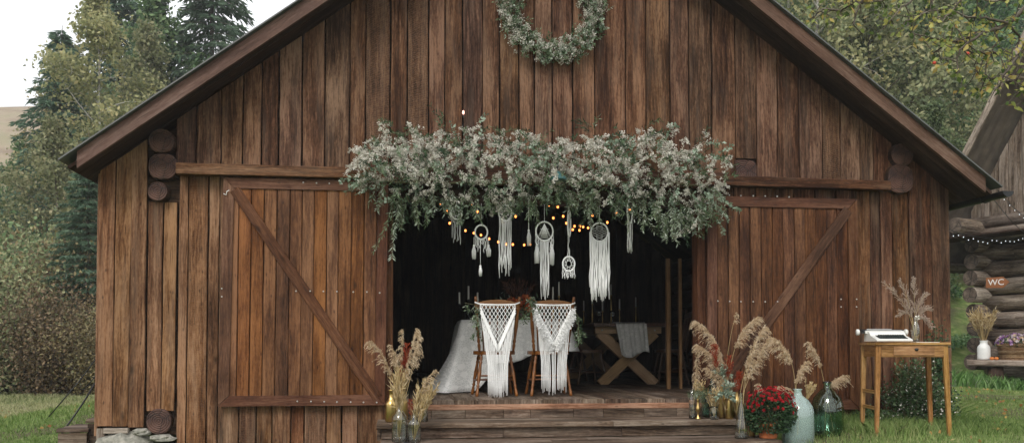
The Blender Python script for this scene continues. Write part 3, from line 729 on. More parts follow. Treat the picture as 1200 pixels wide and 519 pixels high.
def bush(name,r,h,leafmat,nleaf,lsz,nst=14,barkmat=None,spread=.22):
    root=empty(name); mb=MB(); T=[]
    for k in range(nst):
        a=random.uniform(0,6.28); rr=r*random.uniform(.2,1); hh=h*random.uniform(.55,1.05)*(1-.35*rr/r)
        q=[Vector((0,0,0))]
        for s in range(1,6):
            u=s/5; q.append(Vector((math.cos(a)*rr*u**1.2+random.uniform(-.06,.06),math.sin(a)*rr*u**1.2+random.uniform(-.06,.06),hh*u)))
            T.append(q[-1])
        mb.tube(q,[.012,.01,.008,.006,.005,.003],n=4,caps=False,r=.5)
        for s in range(1,5):
            for _ in range(2):
                e=q[s]+Vector((random.uniform(-1,1),random.uniform(-1,1),random.uniform(.2,1)))*.25*r; mb.tube([q[s],e],[.005,.002],n=3,caps=False,r=.5); T.append(e)
    mb.build('stems',barkmat or M['bark'],root)
    T=np.array([tuple(t) for t in T]); i=rng.integers(0,len(T),nleaf); P=T[i]+rng.normal(size=(nleaf,3))*spread*r/1.2
    P[:,2]=np.abs(P[:,2]); D=unit(nleaf); D[:,2]+=.2
    rn=np.clip(rng.random(len(T))[i]*.6+rng.random(nleaf)*.4,0,1)
    np_obj('foliage',leaves(P,D,lsz*rng.uniform(.6,1.3,nleaf),lsz*.55*rng.uniform(.7,1.3,nleaf)),4,rn,leafmat,root)
    return root
M['spruce']=leafm('spruce_needles',[(.035,.07,.045),(.075,.13,.08),(.14,.21,.125)],.25,patch=.6)
M['olive']=leafm('olive_autumn_leaves',[(.08,.11,.05),(.19,.225,.11),(.33,.345,.18),(.48,.44,.25)],.35,patch=1)
M['yellow']=leafm('yellowing_birch_leaves',[(.10,.12,.06),(.24,.26,.12),(.4,.39,.19),(.55,.46,.23)],.35,patch=.8)
M['midgreen']=leafm('mid_green_leaves',[(.03,.06,.03),(.08,.145,.06),(.17,.25,.11),(.28,.33,.16)],.3,patch=1)
M['brownleaf']=leafm('brown_scrub_leaves',[(.05,.038,.024),(.14,.11,.06),(.26,.20,.10),(.16,.19,.09)],.25,patch=.8)
def gz(x,y): return float(hgt(x,y))
def base_at(px,Y): 
    x=at(px,405,Y).x; return Vector((x,Y,gz(x,Y)-.05))
def place(src,px,Y,sc,rz,label,cat,group,used=set()):
    if id(src) in used: o=copy_tree(src)
    else: used.add(id(src)); o=src
    o.location=base_at(px,Y); o.scale=(sc,sc,sc); o.rotation_euler.z=rz
    return tag(o,label,cat,group)
sp1=conifer('spruce_tree',13,3.2,M['spruce'],M['bark'],dens=1.1,step=.42)
sp2=conifer('spruce_tree',12,3.3,M['spruce'],M['bark'],dens=1.0,droop=.45,step=.45)
bi1=decid('birch_tree',11,.22,2.3,26,M['yellow'],M['birch'],11000,.14,.19,up=.9,droop=.1,tr=.009)
bi2=decid('birch_tree',10,.2,2.1,24,M['olive'],M['birch'],10000,.14,.18,up=.8,droop=.12,tr=.009)
al1=decid('alder_tree',9,.1,2.2,28,M['midgreen'],M['bark'],12500,.14,.17,up=.6,tr=.012)
al2=decid('alder_tree',8,.12,2.4,26,M['olive'],M['bark'],12000,.14,.18,up=.5,tr=.012)
GL='trees behind the left side of the barn'; GR='trees on the slope behind the right side of the barn'
TL=[(sp1,135,29,1.22,0,'dark spruce behind the birches, the left one of the two tall spruces'),
 (sp2,243,24,1.25,1,'dark feathery spruce rising directly behind the left slope of the barn roof'),
 (bi1,108,20,.98,0,'tall pale-trunked birch with yellow-green leaves left of the barn roof'),
 (bi2,152,22,1.02,2,'slender birch between the two dark spruces'),
 (al1,175,24,1.34,1,'bushy green alder against the left slope of the roof'),
 (sp2,66,22,.84,3,'small spruce with thin yellowish crown, farthest left of the conifers'),
 (al2,60,18,.8,2,'low olive alder at the meadow edge on the left'),
 (al1,20,24,.74,4,'green rounded alder at the left edge of the picture'),
 (sp1,101,11.6,.42,2,'small dark spruce close behind the left barn corner'),
 (bi1,82,25,.92,4,'leaning pale birch behind the low olive alder'),
 (al2,200,27,1.05,1,'olive alder half hidden by the spruce behind the roof'),
 (al1,372,26,1.25,2,'green tree just showing over the left roof slope at the top edge'),
 ]
for s,px,Y,sc,rz,lb in TL: place(s,px,Y,sc,rz,lb,'tree',GL)
TR=[(al2,905,24,1.5,1),(bi2,925,17,1.15,3),(bi1,955,15,1.1,0),(al1,985,21,1.45,3),(al2,1020,15,1.1,2),(sp1,1010,30,1.2,2),(al1,1065,17,1.25,0),
 (bi2,1080,25,1.2,5),(al2,1110,15,.95,4),(al1,1140,20,1.15,1),(sp2,1160,24,1.2,0),(al2,1190,28,1.5,3),(al1,1095,12,.6,2),(bi1,1135,27,1.3,2),(al2,1050,28,1.5,0),(sp2,900,30,1.5,1),(al2,1150,13.5,.55,1)]
TRL=['wide olive tree nearest the ridge on the right','thin pale birch standing over the right roof slope','yellowish birch between the thin birch and the green alder','large green alder above the middle of the right roof slope','olive alder low behind the right roof slope','dark spruce behind the olive alders on the slope','green alder over the lower right roof slope','pale-stemmed birch far up the right slope','olive alder above the right end of the barn roof','green alder behind the gap between barn and shed','dark spruce behind the shed roof','tall olive tree behind the shed','small green alder low in the gap beside the barn','yellow birch high on the slope behind the shed','broad olive tree high behind the roof','dark spruce top nearest the ridge','small olive alder near the log shed']
for (s,px,Y,sc,rz),lb in zip(TR,TRL): place(s,px,Y,sc,rz,lb,'tree',GR)
bu1=bush('shrub',1.6,2.2,M['brownleaf'],12000,.075,24,spread=.17); bu2=bush('shrub',1.5,2.0,M['olive'],12000,.075,24,spread=.17); bu3=bush('shrub',1.4,1.8,M['midgreen'],12000,.075,24,spread=.17)
GB='shrubs along the left edge of the meadow'
BL=[(bu2,8,10.5,1.2),(bu1,35,11,1.05),(bu1,62,10.2,1.0),(bu3,88,11.8,1.0),(bu1,106,10,.9),(bu1,85,12.5,1.4),(bu2,30,13.5,1.7),(bu3,60,14.5,1.6),(bu2,-25,12,1.5),(bu1,110,13,1.5),(bu3,10,16,1.9),(bu3,-60,13,1.6),(bu1,122,9.4,.8)]
BLL=['olive shrub at the left edge of the meadow','brown shrub second from the left edge','low rusty brown shrub in the middle of the meadow edge','green shrub right of the rusty brown one','brown shrub beside the left barn wall','tall brown scrub behind the low shrubs','tall olive shrub behind the brown one at the left','green shrub below the small spruce','olive shrub cut by the left frame edge','tall brown shrub behind the barn corner','large green shrub farthest back at the left','green shrub just outside the left edge','small brown shrub nearest the barn wall']
for k,((s,px,Y,sc),lb) in enumerate(zip(BL,BLL)): place(s,px,Y,sc,k*1.3,lb,'shrub',GB)
# far wood that reads as one mass
def mass(name,cs,mat,n,lsz):
    P=[];r=[]
    for (x,y,rr,hh) in cs:
        k=n//len(cs); d=unit(k)*(rng.random((k,1))**.25); d[:,2]=np.abs(d[:,2]); q=d*np.array([rr,rr,hh])+np.array([x,y,gz(x,y)]); P.append(q); r.append(np.clip(rng.random(k)*.6+random.random()*.4,0,1))
    P=np.concatenate(P); o=np_obj(name,leaves(P,unit(len(P)),lsz,lsz*.7),4,np.concatenate(r),mat); o['kind']='stuff'; return tag(o)
cs=[]
for k in range(26):
    px=random.uniform(975,1260); Y=random.uniform(32,44); x=at(px,405,Y).x; cs.append((x,Y,random.uniform(2,3.4),random.uniform(5,9)))
mass('distant_wood',cs,M['midgreen'],60000,.3)
cs=[]
for k in range(16):
    px=random.uniform(-60,190); Y=random.uniform(26,34); x=at(px,405,Y).x; cs.append((x,Y,random.uniform(1.5,2.6),random.uniform(2.5,4.6)))
mass('distant_scrub',cs,M['olive'],40000,.18)
cs=[]
for k in range(40):
    x=random.uniform(6.5,15); Y=random.uniform(10.5,16); cs.append((x,Y,random.uniform(.5,1.0),random.uniform(.25,.6)))
mass('bank_ground_cover',cs,M['midgreen'],42000,.08)

# ------------------------------------------------------------------ grass
def blades(name,xr,yr,n,h0,h1,wd,mat,avoid=None,dens=None):
    X=rng.uniform(*xr,n);Y=rng.uniform(*yr,n); k=np.ones(n,bool)
    k&=~((X>XL-.05)&(X<XR+.05)&(Y>.0)); k&=~((X>xa2-.02)&(X<xb2+.02)&(Y>-1.03)&(Y<0)); k&=~((X<XL)&(X>at(64,500,.3).x)&(Y>.22)&(Y<.92))
    dn=.5+.5*np.sin(X*2.1+Y*1.7)*np.sin(Y*2.9-X*.9); k&= rng.random(n)<(.45+.55*dn)
    if avoid is not None: k&=avoid(X,Y)
    X,Y=X[k],Y[k]; n=len(X); Z=hgt(X,Y)-.005; h=rng.uniform(h0,h1,n)*(.6+.6*(.5+.5*np.sin(X*1.7-Y*1.3)))
    a=rng.uniform(0,6.28,n); W_=np.stack([np.cos(a),np.sin(a),0*a],-1)*wd/2; le=rng.normal(size=(n,3))*.35; le[:,2]=0
    B=np.stack([X,Y,Z],-1); mid=B+np.array([0,0,.55])*h[:,None]+le*h[:,None]*.35; tip=B+np.array([0,0,.95])*h[:,None]+le*h[:,None]
    V=np.stack([B-W_,B+W_,mid+W_*.7,tip,mid-W_*.7],1).reshape(-1,3)
    o=np_obj(name,V,5,np.clip(rng.random(n)*.7+.3*(.5+.5*np.sin(X*.9+Y*1.3)),0,1),mat); o['kind']='stuff'; return o
M['nettle']=leafm('fresh_weed_leaves',[(.05,.12,.03),(.11,.23,.06),(.2,.34,.11),(.45,.5,.35)],.3)
M['drygrass']=leafm('dry_meadow_blades',[(.14,.19,.07),(.28,.31,.14),(.42,.41,.22),(.5,.46,.3)],.35,rough=.8)
M['grass']=leafm('grass_blades',[(.07,.13,.03),(.15,.24,.06),(.25,.34,.11),(.4,.4,.19)],.35,rough=.7)
path=lambda X,Y: ~(((X-7.6)**2/5+(Y-3.4)**2/.9<1)&(rng.random(len(X))<.8))
blades('lawn_grass',(2.6,9),(-2.2,2.5),60000,.025,.07,.006,M['grass'])
blades('lawn_grass',(5,14),(2,8),60000,.03,.08,.010,M['grass'],avoid=path)
blades('meadow_grass',(-9,-2.5),(.2,5),50000,.03,.08,.009,M['grass'])
blades('meadow_grass',(-14,-2.5),(3.5,11),80000,.05,.12,.016,M['drygrass'])
M['fallen']=leafm('fallen_leaves',[(.3,.16,.05),(.5,.36,.1),(.25,.1,.04),(.55,.45,.2)],.2)
X_=np.concatenate([rng.uniform(2.9,9,420),rng.uniform(-7,-2.7,120)]); Y_=np.concatenate([rng.uniform(-1.8,5,420),rng.uniform(1,6,120)]); k_=~((X_<XR+.1)&(X_>XL-.1)&(Y_>-.05)); X_,Y_=X_[k_],Y_[k_]
d_=unit(len(X_)); d_[:,2]*=.3; o=np_obj('fallen_leaves',leaves(np.stack([X_,Y_,hgt(X_,Y_)+.035],-1),d_,.05,.035,flat=.9),4,rng.random(len(X_)),M['fallen']); o['kind']='stuff'
blades('table_foot_grass',(4.0,5.6),(-1.1,-.1),9000,.05,.13,.006,M['grass'])
blades('wall_foot_grass',(2.9,5.6),(-.35,.0),5000,.06,.16,.006,M['grass'])
blades('nettle_patch',(7.6,12.5),(5.3,6.6),5000,.10,.34,.035,M['nettle'])
blades('nettle_patch',(6.2,8.6),(5.6,7.4),3500,.08,.28,.035,M['nettle'])
# ------------------------------------------------------------------ log shed on the right
sc=at(1150,420,7.2)
SHR=R(-69)
shed=empty('log_shed',(sc.x,7.2,0),'weathered grey log shed with plank gable and deep roof overhang at the right edge','shed',rz=SHR)
def sl_(): return random.random()
SHW=5.2; DP=4.5; z=.35; lg=MB()
zlog=[]
while z<2.95: zlog.append(z); z+=.31
for i,z in enumerate(zlog):
    mb=lg
    o=-.02 if i%2 else .14
    n=14; pts=[Vector((o+(SHW+.2-o)*k/n,random.uniform(-.012,.012),z+random.uniform(-.012,.012))) for k in range(n+1)]
    mb.tube(pts,[.150+random.uniform(-.01,.01) for _ in pts],n=14,cm=1)
lg.build('front_logs',[M['greywood'],M['greyend']],shed)
lg=MB()
for i,z in enumerate(zlog):
    pts=[Vector((.12,-.42+random.uniform(-.08,.08) if k==0 else (DP)*k/6,z+.15)) for k in range(7)]
    lg.tube(pts,[.145]*7,n=14,cm=1)
lg.build('side_logs',[M['greywood'],M['greyend']],shed)
mb=MB(); mb.prism([(0.1,.1,.05),(SHW,.1,.05),(SHW,.1,3),(.1,.1,3)],(0,DP,0),r=.2); mb.build('core_wall',M['inner'],shed)
# gable planks leaning over the log wall
gp=MB(); x=.0; T54=1.6; ze=3.3
while x<SHW:
    wd=random.uniform(.16,.26); xm=x+wd/2; top=ze+T54*min(xm,SHW-xm)
    gp.board((xm,-.22,3.05+random.uniform(-.05,.03)),(xm,-.22+random.uniform(-.01,.01),top),(1,0,0),wd-.012,.03,c1=T54 if xm<SHW/2 else -T54,seg=5,jit=.004); x+=wd
gp.build('gable_planks',M['greywood'],shed)
mb=MB(); mb.prism([(.05,-.15,3.0),(SHW-.05,-.15,3.0),(SHW/2,-.15,ze+T54*SHW/2-.05)],(0,.1,0)); mb.build('gable_core',M['inner'],shed)
OV=1.15
rf=MB()
def rz_(x): return ze+T54*min(x,SHW-x)
for xa,xb in ((-.75,SHW/2),(SHW+.75,SHW/2)):
    k=26
    # corrugated sheet
    for j in range(60):
        y0=-OV+(DP+OV+.5)*j/60; y1=-OV+(DP+OV+.5)*(j+1)/60; dz=.02 if j%2 else 0; dz2=.02 if (j+1)%2 else 0
        rf.prism([(xa,y0,rz_(xa)+.12+dz),(xb,y0,rz_(xb)+.12+dz),(xb,y1,rz_(xb)+.12+dz2),(xa,y1,rz_(xa)+.12+dz2)],(0,0,.012),r=.5)
rf.build('roof_sheet',M['shedroof'],shed)
for x in (-.6,.35,1.3,2.2):
    mb=MB(); mb.board((x,-OV+.04,rz_(x)-.0),(x,DP,rz_(x)-.0),(1,0,T54),.12,.1,seg=6,jit=.004); mb.build('purlin',M['greywood'],shed)
for s in (0,):
    mb=MB(); mb.board((-.8,-OV,rz_(-.8)+.06),(SHW/2,-OV,rz_(SHW/2)+.06),(1,0,-1/T54),.12,.035,seg=6,jit=.003,r=.9); mb.build('verge_board',M['greywood'],shed)
# projecting eave logs
for z,y0,x in ((3.06,-1.0,.15),(2.85,-.75,.25)):
    mb=MB(); mb.tube([(x-.4,-.28,z),(x+3.5,-.28,z)],[.115,.12],n=12,cm=1); mb.build('eave_log',[M['greywood'],M['greyend']],shed)
mb=MB(); mb.tube([(.2,-1.0,2.98),(.2,DP,2.98)],[.14,.14],n=12,cm=1); mb.build('eave_log',[M['greywood'],M['greyend']],shed)
# porch shelf boards under the gable
mb=MB()
for i in range(4): mb.board((-.6,-.33-.16*i,2.78),(SHW,-.33-.16*i,2.78),(0,1,0),.15,.03,seg=3,jit=.003)
mb.build('porch_ceiling',M['soffit'],shed)
# WC sign
from math import pi
wp=at(1167,331,6.45)
sg=empty('wooden_sign',wp,'small arrow-shaped brown wooden sign lettered WC on the log wall','sign',rz=SHR+.35)
mb=MB(); mb.prism([(-.16,0,-.09),(.12,0,-.1),(.22,0,.0),(.12,0,.1),(-.15,0,.09)],(0,-.025,0),r=.3); mb.build('board',plain('orange_brown_sign_wood',(.27,.10,.035),.6),sg)
def text(body,size,mat,parent,loc,rot,ext=.002):
    cu=bpy.data.curves.new('lettering','FONT'); cu.body=body; cu.size=size; cu.align_x='CENTER'; cu.align_y='CENTER'; cu.extrude=ext
    to=bpy.data.objects.new('tmp',cu); COL.objects.link(to); dg=bpy.context.evaluated_depsgraph_get(); me=bpy.data.meshes.new_from_object(to.evaluated_get(dg)); bpy.data.objects.remove(to)
    o=bpy.data.objects.new('lettering',me); me.materials.clear(); me.materials.append(mat); COL.objects.link(o); o.parent=parent; o.location=loc; o.rotation_euler=rot; return o
text('WC',.15,M['white'],sg,(.01,-.03,0),(R(90),0,0))
# bench plank
bp_=at(1133,424,6.6); b2=at(1215,431,6.0)
bench=empty('plank_bench',(bp_.x,bp_.y,0),'thick weathered plank bench in front of the log shed','bench',rz=math.atan2(b2.y-bp_.y,b2.x-bp_.x))
bz=at(1133,421,6.6).z
mb=MB(); mb.board((0,0,bz-.055),(2.6,0,bz-.075),(0,1,0),.42,.11,seg=10,jit=.008,ch=.02,r=.93); mb.build('seat',M['greywood'],bench)
for x in (.45,2.1):
    mb=MB(); mb.tube([(x,0,0),(x,0,bz-.12)],[.14,.13],n=12); mb.build('leg',M['inner'],bench)
def onbench(px,dy=0):
    p=at(px,424,6.55+dy); t=(px-1133)/82; return Vector((p.x,6.6-.6*t+dy,bz-.02*t))
# milk-can vase with dried grass
def tuft(name,o,n,h,sp,mat,label,cat,parent=None,wd=.012,h0=.0,lean=(0,0),headlen=.45,group=None):
    B=np.zeros((n,3)); a=rng.uniform(0,6.28,n); s=rng.random(n)**.6*sp
    D=np.stack([np.cos(a)*s+lean[0],np.sin(a)*s+lean[1],np.ones(n)],-1); D/=np.linalg.norm(D,axis=1,keepdims=True)
    hh=h*rng.uniform(.7,1,n); Vs=[];rn=[]
    W_=np.cross(D,unit(n)); W_/=np.linalg.norm(W_,axis=1,keepdims=True)
    st=B+np.array([0,0,h0]); T=st+D*hh[:,None]
    Vs.append(np.stack([st-W_*.0025,st+W_*.0025,T+W_*.002,T-W_*.002],1).reshape(-1,3)); rn.append(rng.random(n)*.6)
    k=16; u=rng.uniform(1-headlen,1,(n,k)); P=st[:,None,:]+D[:,None,:]*(hh[:,None]*u)[...,None]
    E=D[:,None,:]+rng.normal(size=(n,k,3))*.35
    P=P.reshape(-1,3); E=E.reshape(-1,3)
    Vs.append(leaves(P,E,.06*h/.45*rng.uniform(.6,1.2,len(P)),wd)); rn.append(rng.random(len(P)))
    obj=np_obj(name,np.concatenate(Vs),4,np.concatenate(rn),mat,parent,loc=o)
    if not parent: tag(obj,label,cat,group)
    return obj
p=onbench(1150)
v=empty('milk_bottle_vase',p,'small white enamel churn vase on the plank bench','vase')
mb=MB(); mb.lathe([(.07,0),(.105,.005),(.108,.03),(.108,.2),(.1,.235),(.07,.275),(.06,.285),(.062,.33),(.07,.345),(.06,.345),(.05,.3)],n=20); mb.build('body',M['white'],v)
tuft('dried_grass_bunch',p+Vector((0,0,.25)),60,.68,.45,M['straw'],'fan of brown dried grass standing in the white vase on the bench','dried grass',wd=.016,lean=(-.05,0))
def basket(px,r,h,label,group=None,dy=0):
    p=onbench(px,dy); b_=empty('wicker_basket',p,label,'basket')
    mb=MB(); n=36; rows=12
    for i in range(rows):
        zz=h*(i+.5)/rows; rr=r*(.82+.18*(i/rows))
        pts=[]
        for j in range(n+1):
            a=2*math.pi*j/n; k=rr+(.008 if (j+i)%2 else -.008); pts.append((math.cos(a)*k,math.sin(a)*k,zz))
        mb.tube(pts,h/rows*.55,n=5,caps=False)
    mb.build('weave',M['wick'],b_)
    mb=MB(); mb.lathe([(.001,.01),(r*.8,.01),(r*.95,h*.9),(r*.9,h*.9)],n=24); mb.build('lining',M['inner'],b_)
    for s in (-1,1):
        mb=MB(); mb.tube([(s*r*.98,-.05,h*.85),(s*(r+.05),-.04,h*.9),(s*(r+.06),0,h*.93),(s*(r+.05),.04,h*.9),(s*r*.98,.05,h*.85)],.01,n=5); mb.build('handle',M['wick'],b_)
    return b_,p
M['wick']=wood('wicker',(.09,.05,.025),(.24,.15,.08),(.38,.26,.15),gx=20,gy=30,var=.3)
bk,p=basket(1176,.25,.30,'light brown wicker basket with ear handles on the bench below the WC sign')
M['purple']=leafm('purple_and_white_petals',[(.22,.07,.3),(.42,.2,.5),(.6,.45,.6),(.7,.66,.6),(.55,.3,.12)],.2)
def flowers(name,o,rx,rz,nf,fs,mat,lmat,nl,label,cat,ls=.05):
    root=empty(name,o,label,cat)
    d=unit(nf); d[:,2]=np.abs(d[:,2]); P=d*np.array([rx,rx,rz])*rng.uniform(.85,1.08,(nf,1))
    pet=[];rn=[]
    for k in range(7):
        a=2*math.pi*k/7; t=np.cross(d,unit(nf)); t/=np.linalg.norm(t,axis=1,keepdims=True); b3=np.cross(d,t)
        if k==0: T0,B0=t,b3
        D=T0*math.cos(a)+B0*math.sin(a)+d*.35; pet.append(leaves(P,D,fs*.55,fs*.35)); rn.append(rn0 if k else None)
        if k==0: rn0=rng.random(nf); rn[0]=rn0
    np_obj('blooms',np.concatenate(pet),4,np.concatenate(rn),mat,root)
    d=unit(nl); d[:,2]=np.abs(d[:,2])-.15; P=d*np.array([rx,rx,rz])*(rng.uniform(.3,1,(nl,1)))
    np_obj('foliage',leaves(P,d+unit(nl)*.6,ls*rng.uniform(.6,1.2,nl),ls*.4),4,rng.random(nl),lmat,root)
    return root
flowers('flower_bunch',p+Vector((.02,0,.28)),.30,.18,170,.06,M['purple'],M['green'],900,'purple and white flowers spilling from the wicker basket under the WC sign','flowers')
bk,p=basket(1201,.25,.28,'second wicker basket on the bench cut by the right picture edge',dy=-.1)
flowers('flower_bunch',p+Vector((.02,0,.26)),.3,.2,170,.06,M['purple'],M['green'],900,'pinkish purple flowers in the basket at the right picture edge','flowers')
M['orange']=plain('orange_fruit_skin',(.65,.2,.04),.4)
for px,k in ((1157,'small orange fruit on the bench nearest the white vase'),(1161,'small orange fruit on the bench nearer the wicker basket')):
    q=onbench(px,-.12); mb=MB(); mb.lathe([(.001,0),(.025,.004),(.038,.022),(.036,.042),(.02,.056),(.001,.05)],n=14); mb.lathe([(.004,.05),(.003,.068)],n=6,m=1); o=mb.build('orange_fruit',[M['orange'],M['stem']],loc=q); tag(o,k,'fruit','orange fruits on the plank bench')

# ------------------------------------------------------------------ fairy lights
def lights(name,pts,bulbs,label,mat,br,parentg=None,rad=.004,drop=.0,lathe=False):
    r0=empty(name,pts[0],label,'string lights',parentg); o=Vector(pts[0]); mb=MB(); mb.tube([Vector(p)-o for p in pts],rad,n=5,r=.2); mb.build('cable',M['black'],r0)
    for b_ in bulbs:
        mb=MB(); c=Vector(b_)-o
        mb.tube([c+Vector((0,0,br*2.2+.012)),c+Vector((0,0,br*.9))],[br*.55,br*.5],n=6,r=.2,m=1)
        mb.ball((0,0,0),(br,br,br*1.25),n=8,r=.5)
        mb.v=[ (v+c if i>=12 else v) for i,v in enumerate(mb.v)]
        mb.build('bulb',[mat,M['black']],r0)
    return r0
def sag(a,b,s,n=14): return [a.lerp(b,i/n)-Vector((0,0,s*4*(i/n)*(1-i/n))) for i in range(n+1)]
a=at(1108,268,3.5);b_=at(1215,272,5.0); pts=sag(a,b_,.12)
lights('fairy_lights',pts,[pts[0].lerp(pts[-1],(i+.5)/20)-Vector((0,0,.12*4*((i+.5)/20)*(1-(i+.5)/20)+.03+random.uniform(0,.05))) for i in range(20)],'string of tiny white lights sagging from the barn corner under the shed eave',M['fairy'],.0065,'fairy lights at the shed',rad=.005)
a=at(1166,219,.6);b_=at(1215,262,4.0); pts=sag(a,b_,.06)
lights('fairy_lights',pts,[pts[0].lerp(pts[-1],(i+.5)/9)-Vector((0,0,.06*4*((i+.5)/9)*(1-(i+.5)/9)+.02)) for i in range(9)],'string of tiny white lights running down from the gutter end',M['fairy'],.005,'fairy lights at the shed',rad=.004)
a=at(1152,216,.3);b_=at(1200,272,4.5); pts=sag(a,b_,.05)
o=MB(); o.tube(pts,.005,n=5); tag(o.build('cable',M['black']),'plain black cable hanging from the gutter to the shed','cable')

# ------------------------------------------------------------------ guy ropes at the left wall
for k,(q1,q2,lb) in enumerate((((122,408,1.5),(57,488,1.2),'thin dark rope slanting to the meadow, the longer left one'),((122,432,1.4),(70,511,.9),'thick dark rope slanting to the meadow beside the step block'),((122,425,2.2),(98,456,2.2),'short thin rope highest against the barn wall'))):
    mb=MB(); A=at(*q1);B=at(*q2); mb.tube([A,A.lerp(B,.5)-Vector((0,0,.02)),B],.006 if k!=1 else .009,n=5); tag(mb.build('guy_rope',M['black']),lb,'rope','ropes at the left barn wall')
# ------------------------------------------------------------------ hanging garland and wreath
def garland_points(n):
    xt=[414,425,440,460,480,510,535,560,585,600,625,640,665,690,715,740,765,790,815,830,842]; yt=[208,186,168,158,168,160,155,161,172,166,178,172,176,164,171,160,168,160,166,180,208]
    xb=[412,440,465,500,540,590,640,690,740,775,800,825,846]; yb=[216,228,245,246,250,252,240,246,244,270,276,262,232]
    px=rng.uniform(422,832,n); top=np.interp(px,xt,yt); bot=np.interp(px,xb,yb)
    top=top+7*np.sin(px*.19)+4*np.sin(px*.47+1)
    v=rng.random(n); py=top+(bot-top)*(v*.98+.01)
    A=np.array([tuple(at(a,b_,0)) for a,b_ in zip(px,py)])
    mid=1-np.abs(v-.5)*1.7
    dep=(rng.random(n)**1.0)*(.16+.34*np.maximum(mid,.05))
    ang=None
    A[:,1]=-.13-dep
    # keep real place: shift along with the depth only
    return px,v,A
def sprig_set(bases,dirs,lens,step,ln,wd,rv,curl=.5,alt=True,per=1):
    """leafy sprigs: returns leaf verts, rnd, stem paths"""
    V=[];RN=[];ST=[]
    for B,D,l,r in zip(bases,dirs,lens,rv):
        p=Vector(B); d=Vector(D).normalized(); k=max(2,int(l/step)); path=[p.copy()]; side=d.orthogonal().normalized(); side.rotate(Matrix.Rotation(random.uniform(0,6.28),3,d))
        LP=[];LD=[]
        for i in range(k):
            d=(d+Vector((random.uniform(-.08,.08),random.uniform(-.08,.08),-curl*step/max(l,.01)*1.0))).normalized(); p=p+d*step; path.append(p.copy())
            for s in ((1,-1) if not alt or i%1==0 else (1,)):
                for _ in range(per):
                    sd=side*s; sd=(sd+Vector((random.uniform(-.5,.5),random.uniform(-.5,.5),random.uniform(-.5,.5)))+d*.9).normalized(); LP.append(tuple(p)); LD.append(tuple(sd))
            side.rotate(Matrix.Rotation(.5,3,d))
        LP=np.array(LP);LD=np.array(LD); m_=len(LP)
        V.append(leaves(LP,LD,ln*rng.uniform(.6,1.2,m_),wd*rng.uniform(.7,1.2,m_))); RN.append(np.clip(r+rng.normal(size=m_)*.14,0,1)); ST.append(path)
    return np.concatenate(V),np.concatenate(RN),ST
gar=empty('flower_garland',at(630,205,-.3),'long garland of white blossoms and green leaves over the open barn doorway','garland'); GO=gar.location
px,v,A=garland_points(620)
cen=np.stack([A[:,0],np.full(len(A),-.12),np.interp(px,[414,845],[at(414,208,0).z,at(845,214,0).z])],-1)
out_=(A-cen)*np.array([.5,.9,1])+rng.normal(size=A.shape)*.12; out_[:,0]+=rng.normal(size=len(A))*.12; out_[:,1]-=.05; out_[:,2]*=.55
V1,R1,S1=sprig_set(A[:430]-np.array(tuple(GO)),out_[:430],rng.uniform(.10,.26,430),.017,.046,.011,rng.random(430)**1.5*.9,curl=.8)
# hanging tendrils
td=[(462,244,.40,-.12),(470,240,.28,.05),(500,240,.24,.02),(505,235,.2,.2),(545,236,.26,-.05),(560,238,.2,.1),(520,240,.16,0),(590,240,.14,.1),(612,236,.22,.28),(625,240,.2,-.1),(640,236,.15,0),(683,238,.26,-.08),(690,236,.22,.06),(700,238,.16,.1),(730,238,.15,-.05),(752,238,.3,.25),(770,250,.26,.2),(778,262,.2,.1),(790,258,.22,-.2),(800,255,.2,.05),(812,245,.2,.25),(825,238,.22,.35),(830,232,.26,.5),(655,236,.1,.1),(575,242,.12,-.1),(448,228,.2,-.2),(486,240,.22,.12),(532,238,.2,.2),(606,240,.18,-.1),(668,236,.18,.1),(718,238,.22,.15),(742,246,.24,-.1),(782,262,.26,.3),(806,250,.24,.15),(818,242,.28,.3)]
B=[];D=[];Ls=[]
for a,b_,l,sx_ in td:
    for _ in range(3): 
        q=at(a+random.uniform(-5,5),b_-10+random.uniform(-6,4),-.22-random.random()*.12); B.append(tuple(q-GO)); D.append((sx_+random.uniform(-.15,.15),-.15,-1)); Ls.append(l*random.uniform(.6,1.15))
V2,R2,S2=sprig_set(B,D,[l*1.15 for l in Ls],.016,.05,.011,rng.uniform(.55,1,len(B)),curl=.15)
np_obj('leaves',np.concatenate([V1,V2]),4,np.concatenate([R1,R2]),M['green'],gar)
# pale eucalyptus
_,_,A3=garland_points(150); B3=list(map(tuple,A3-np.array(tuple(GO)))); D3=list(map(tuple,rng.normal(size=(150,3))*[1,.5,1]+[0,-.4,-.2])); L3=list(rng.uniform(.08,.2,150))
for a,b_,dx,dz,l in ((440,200,-1,-.25,.32),(445,210,-1,-.1,.28),(438,205,-1,-.55,.26),(455,214,-1,-.35,.3),(832,218,.8,-.75,.3),(838,228,.8,-.6,.28),(826,224,.7,-.9,.34),(845,180,.5,.4,.14)):
    B3.append(tuple(at(a,b_,-.3)-GO)); D3.append((dx,-.1,dz)); L3.append(l)
V3,R3,S3=sprig_set(B3,D3,L3,.024,.038,.028,[.55]*len(B3),curl=.15)
np_obj('eucalyptus_leaves',V3,4,R3,M['sage'],gar)
mb=MB()
for p_ in S1[::2]+S2+S3: mb.tube(p_,.0016,n=3,caps=False,r=.5)
core=[at(x_,np.interp(x_,[420,630,840],[212,214,216])+3*math.sin(x_*.11),-.125)-GO for x_ in range(422,842,20)]
mb.tube(core,.009,n=5)
mb.build('stems',M['stem'],gar)
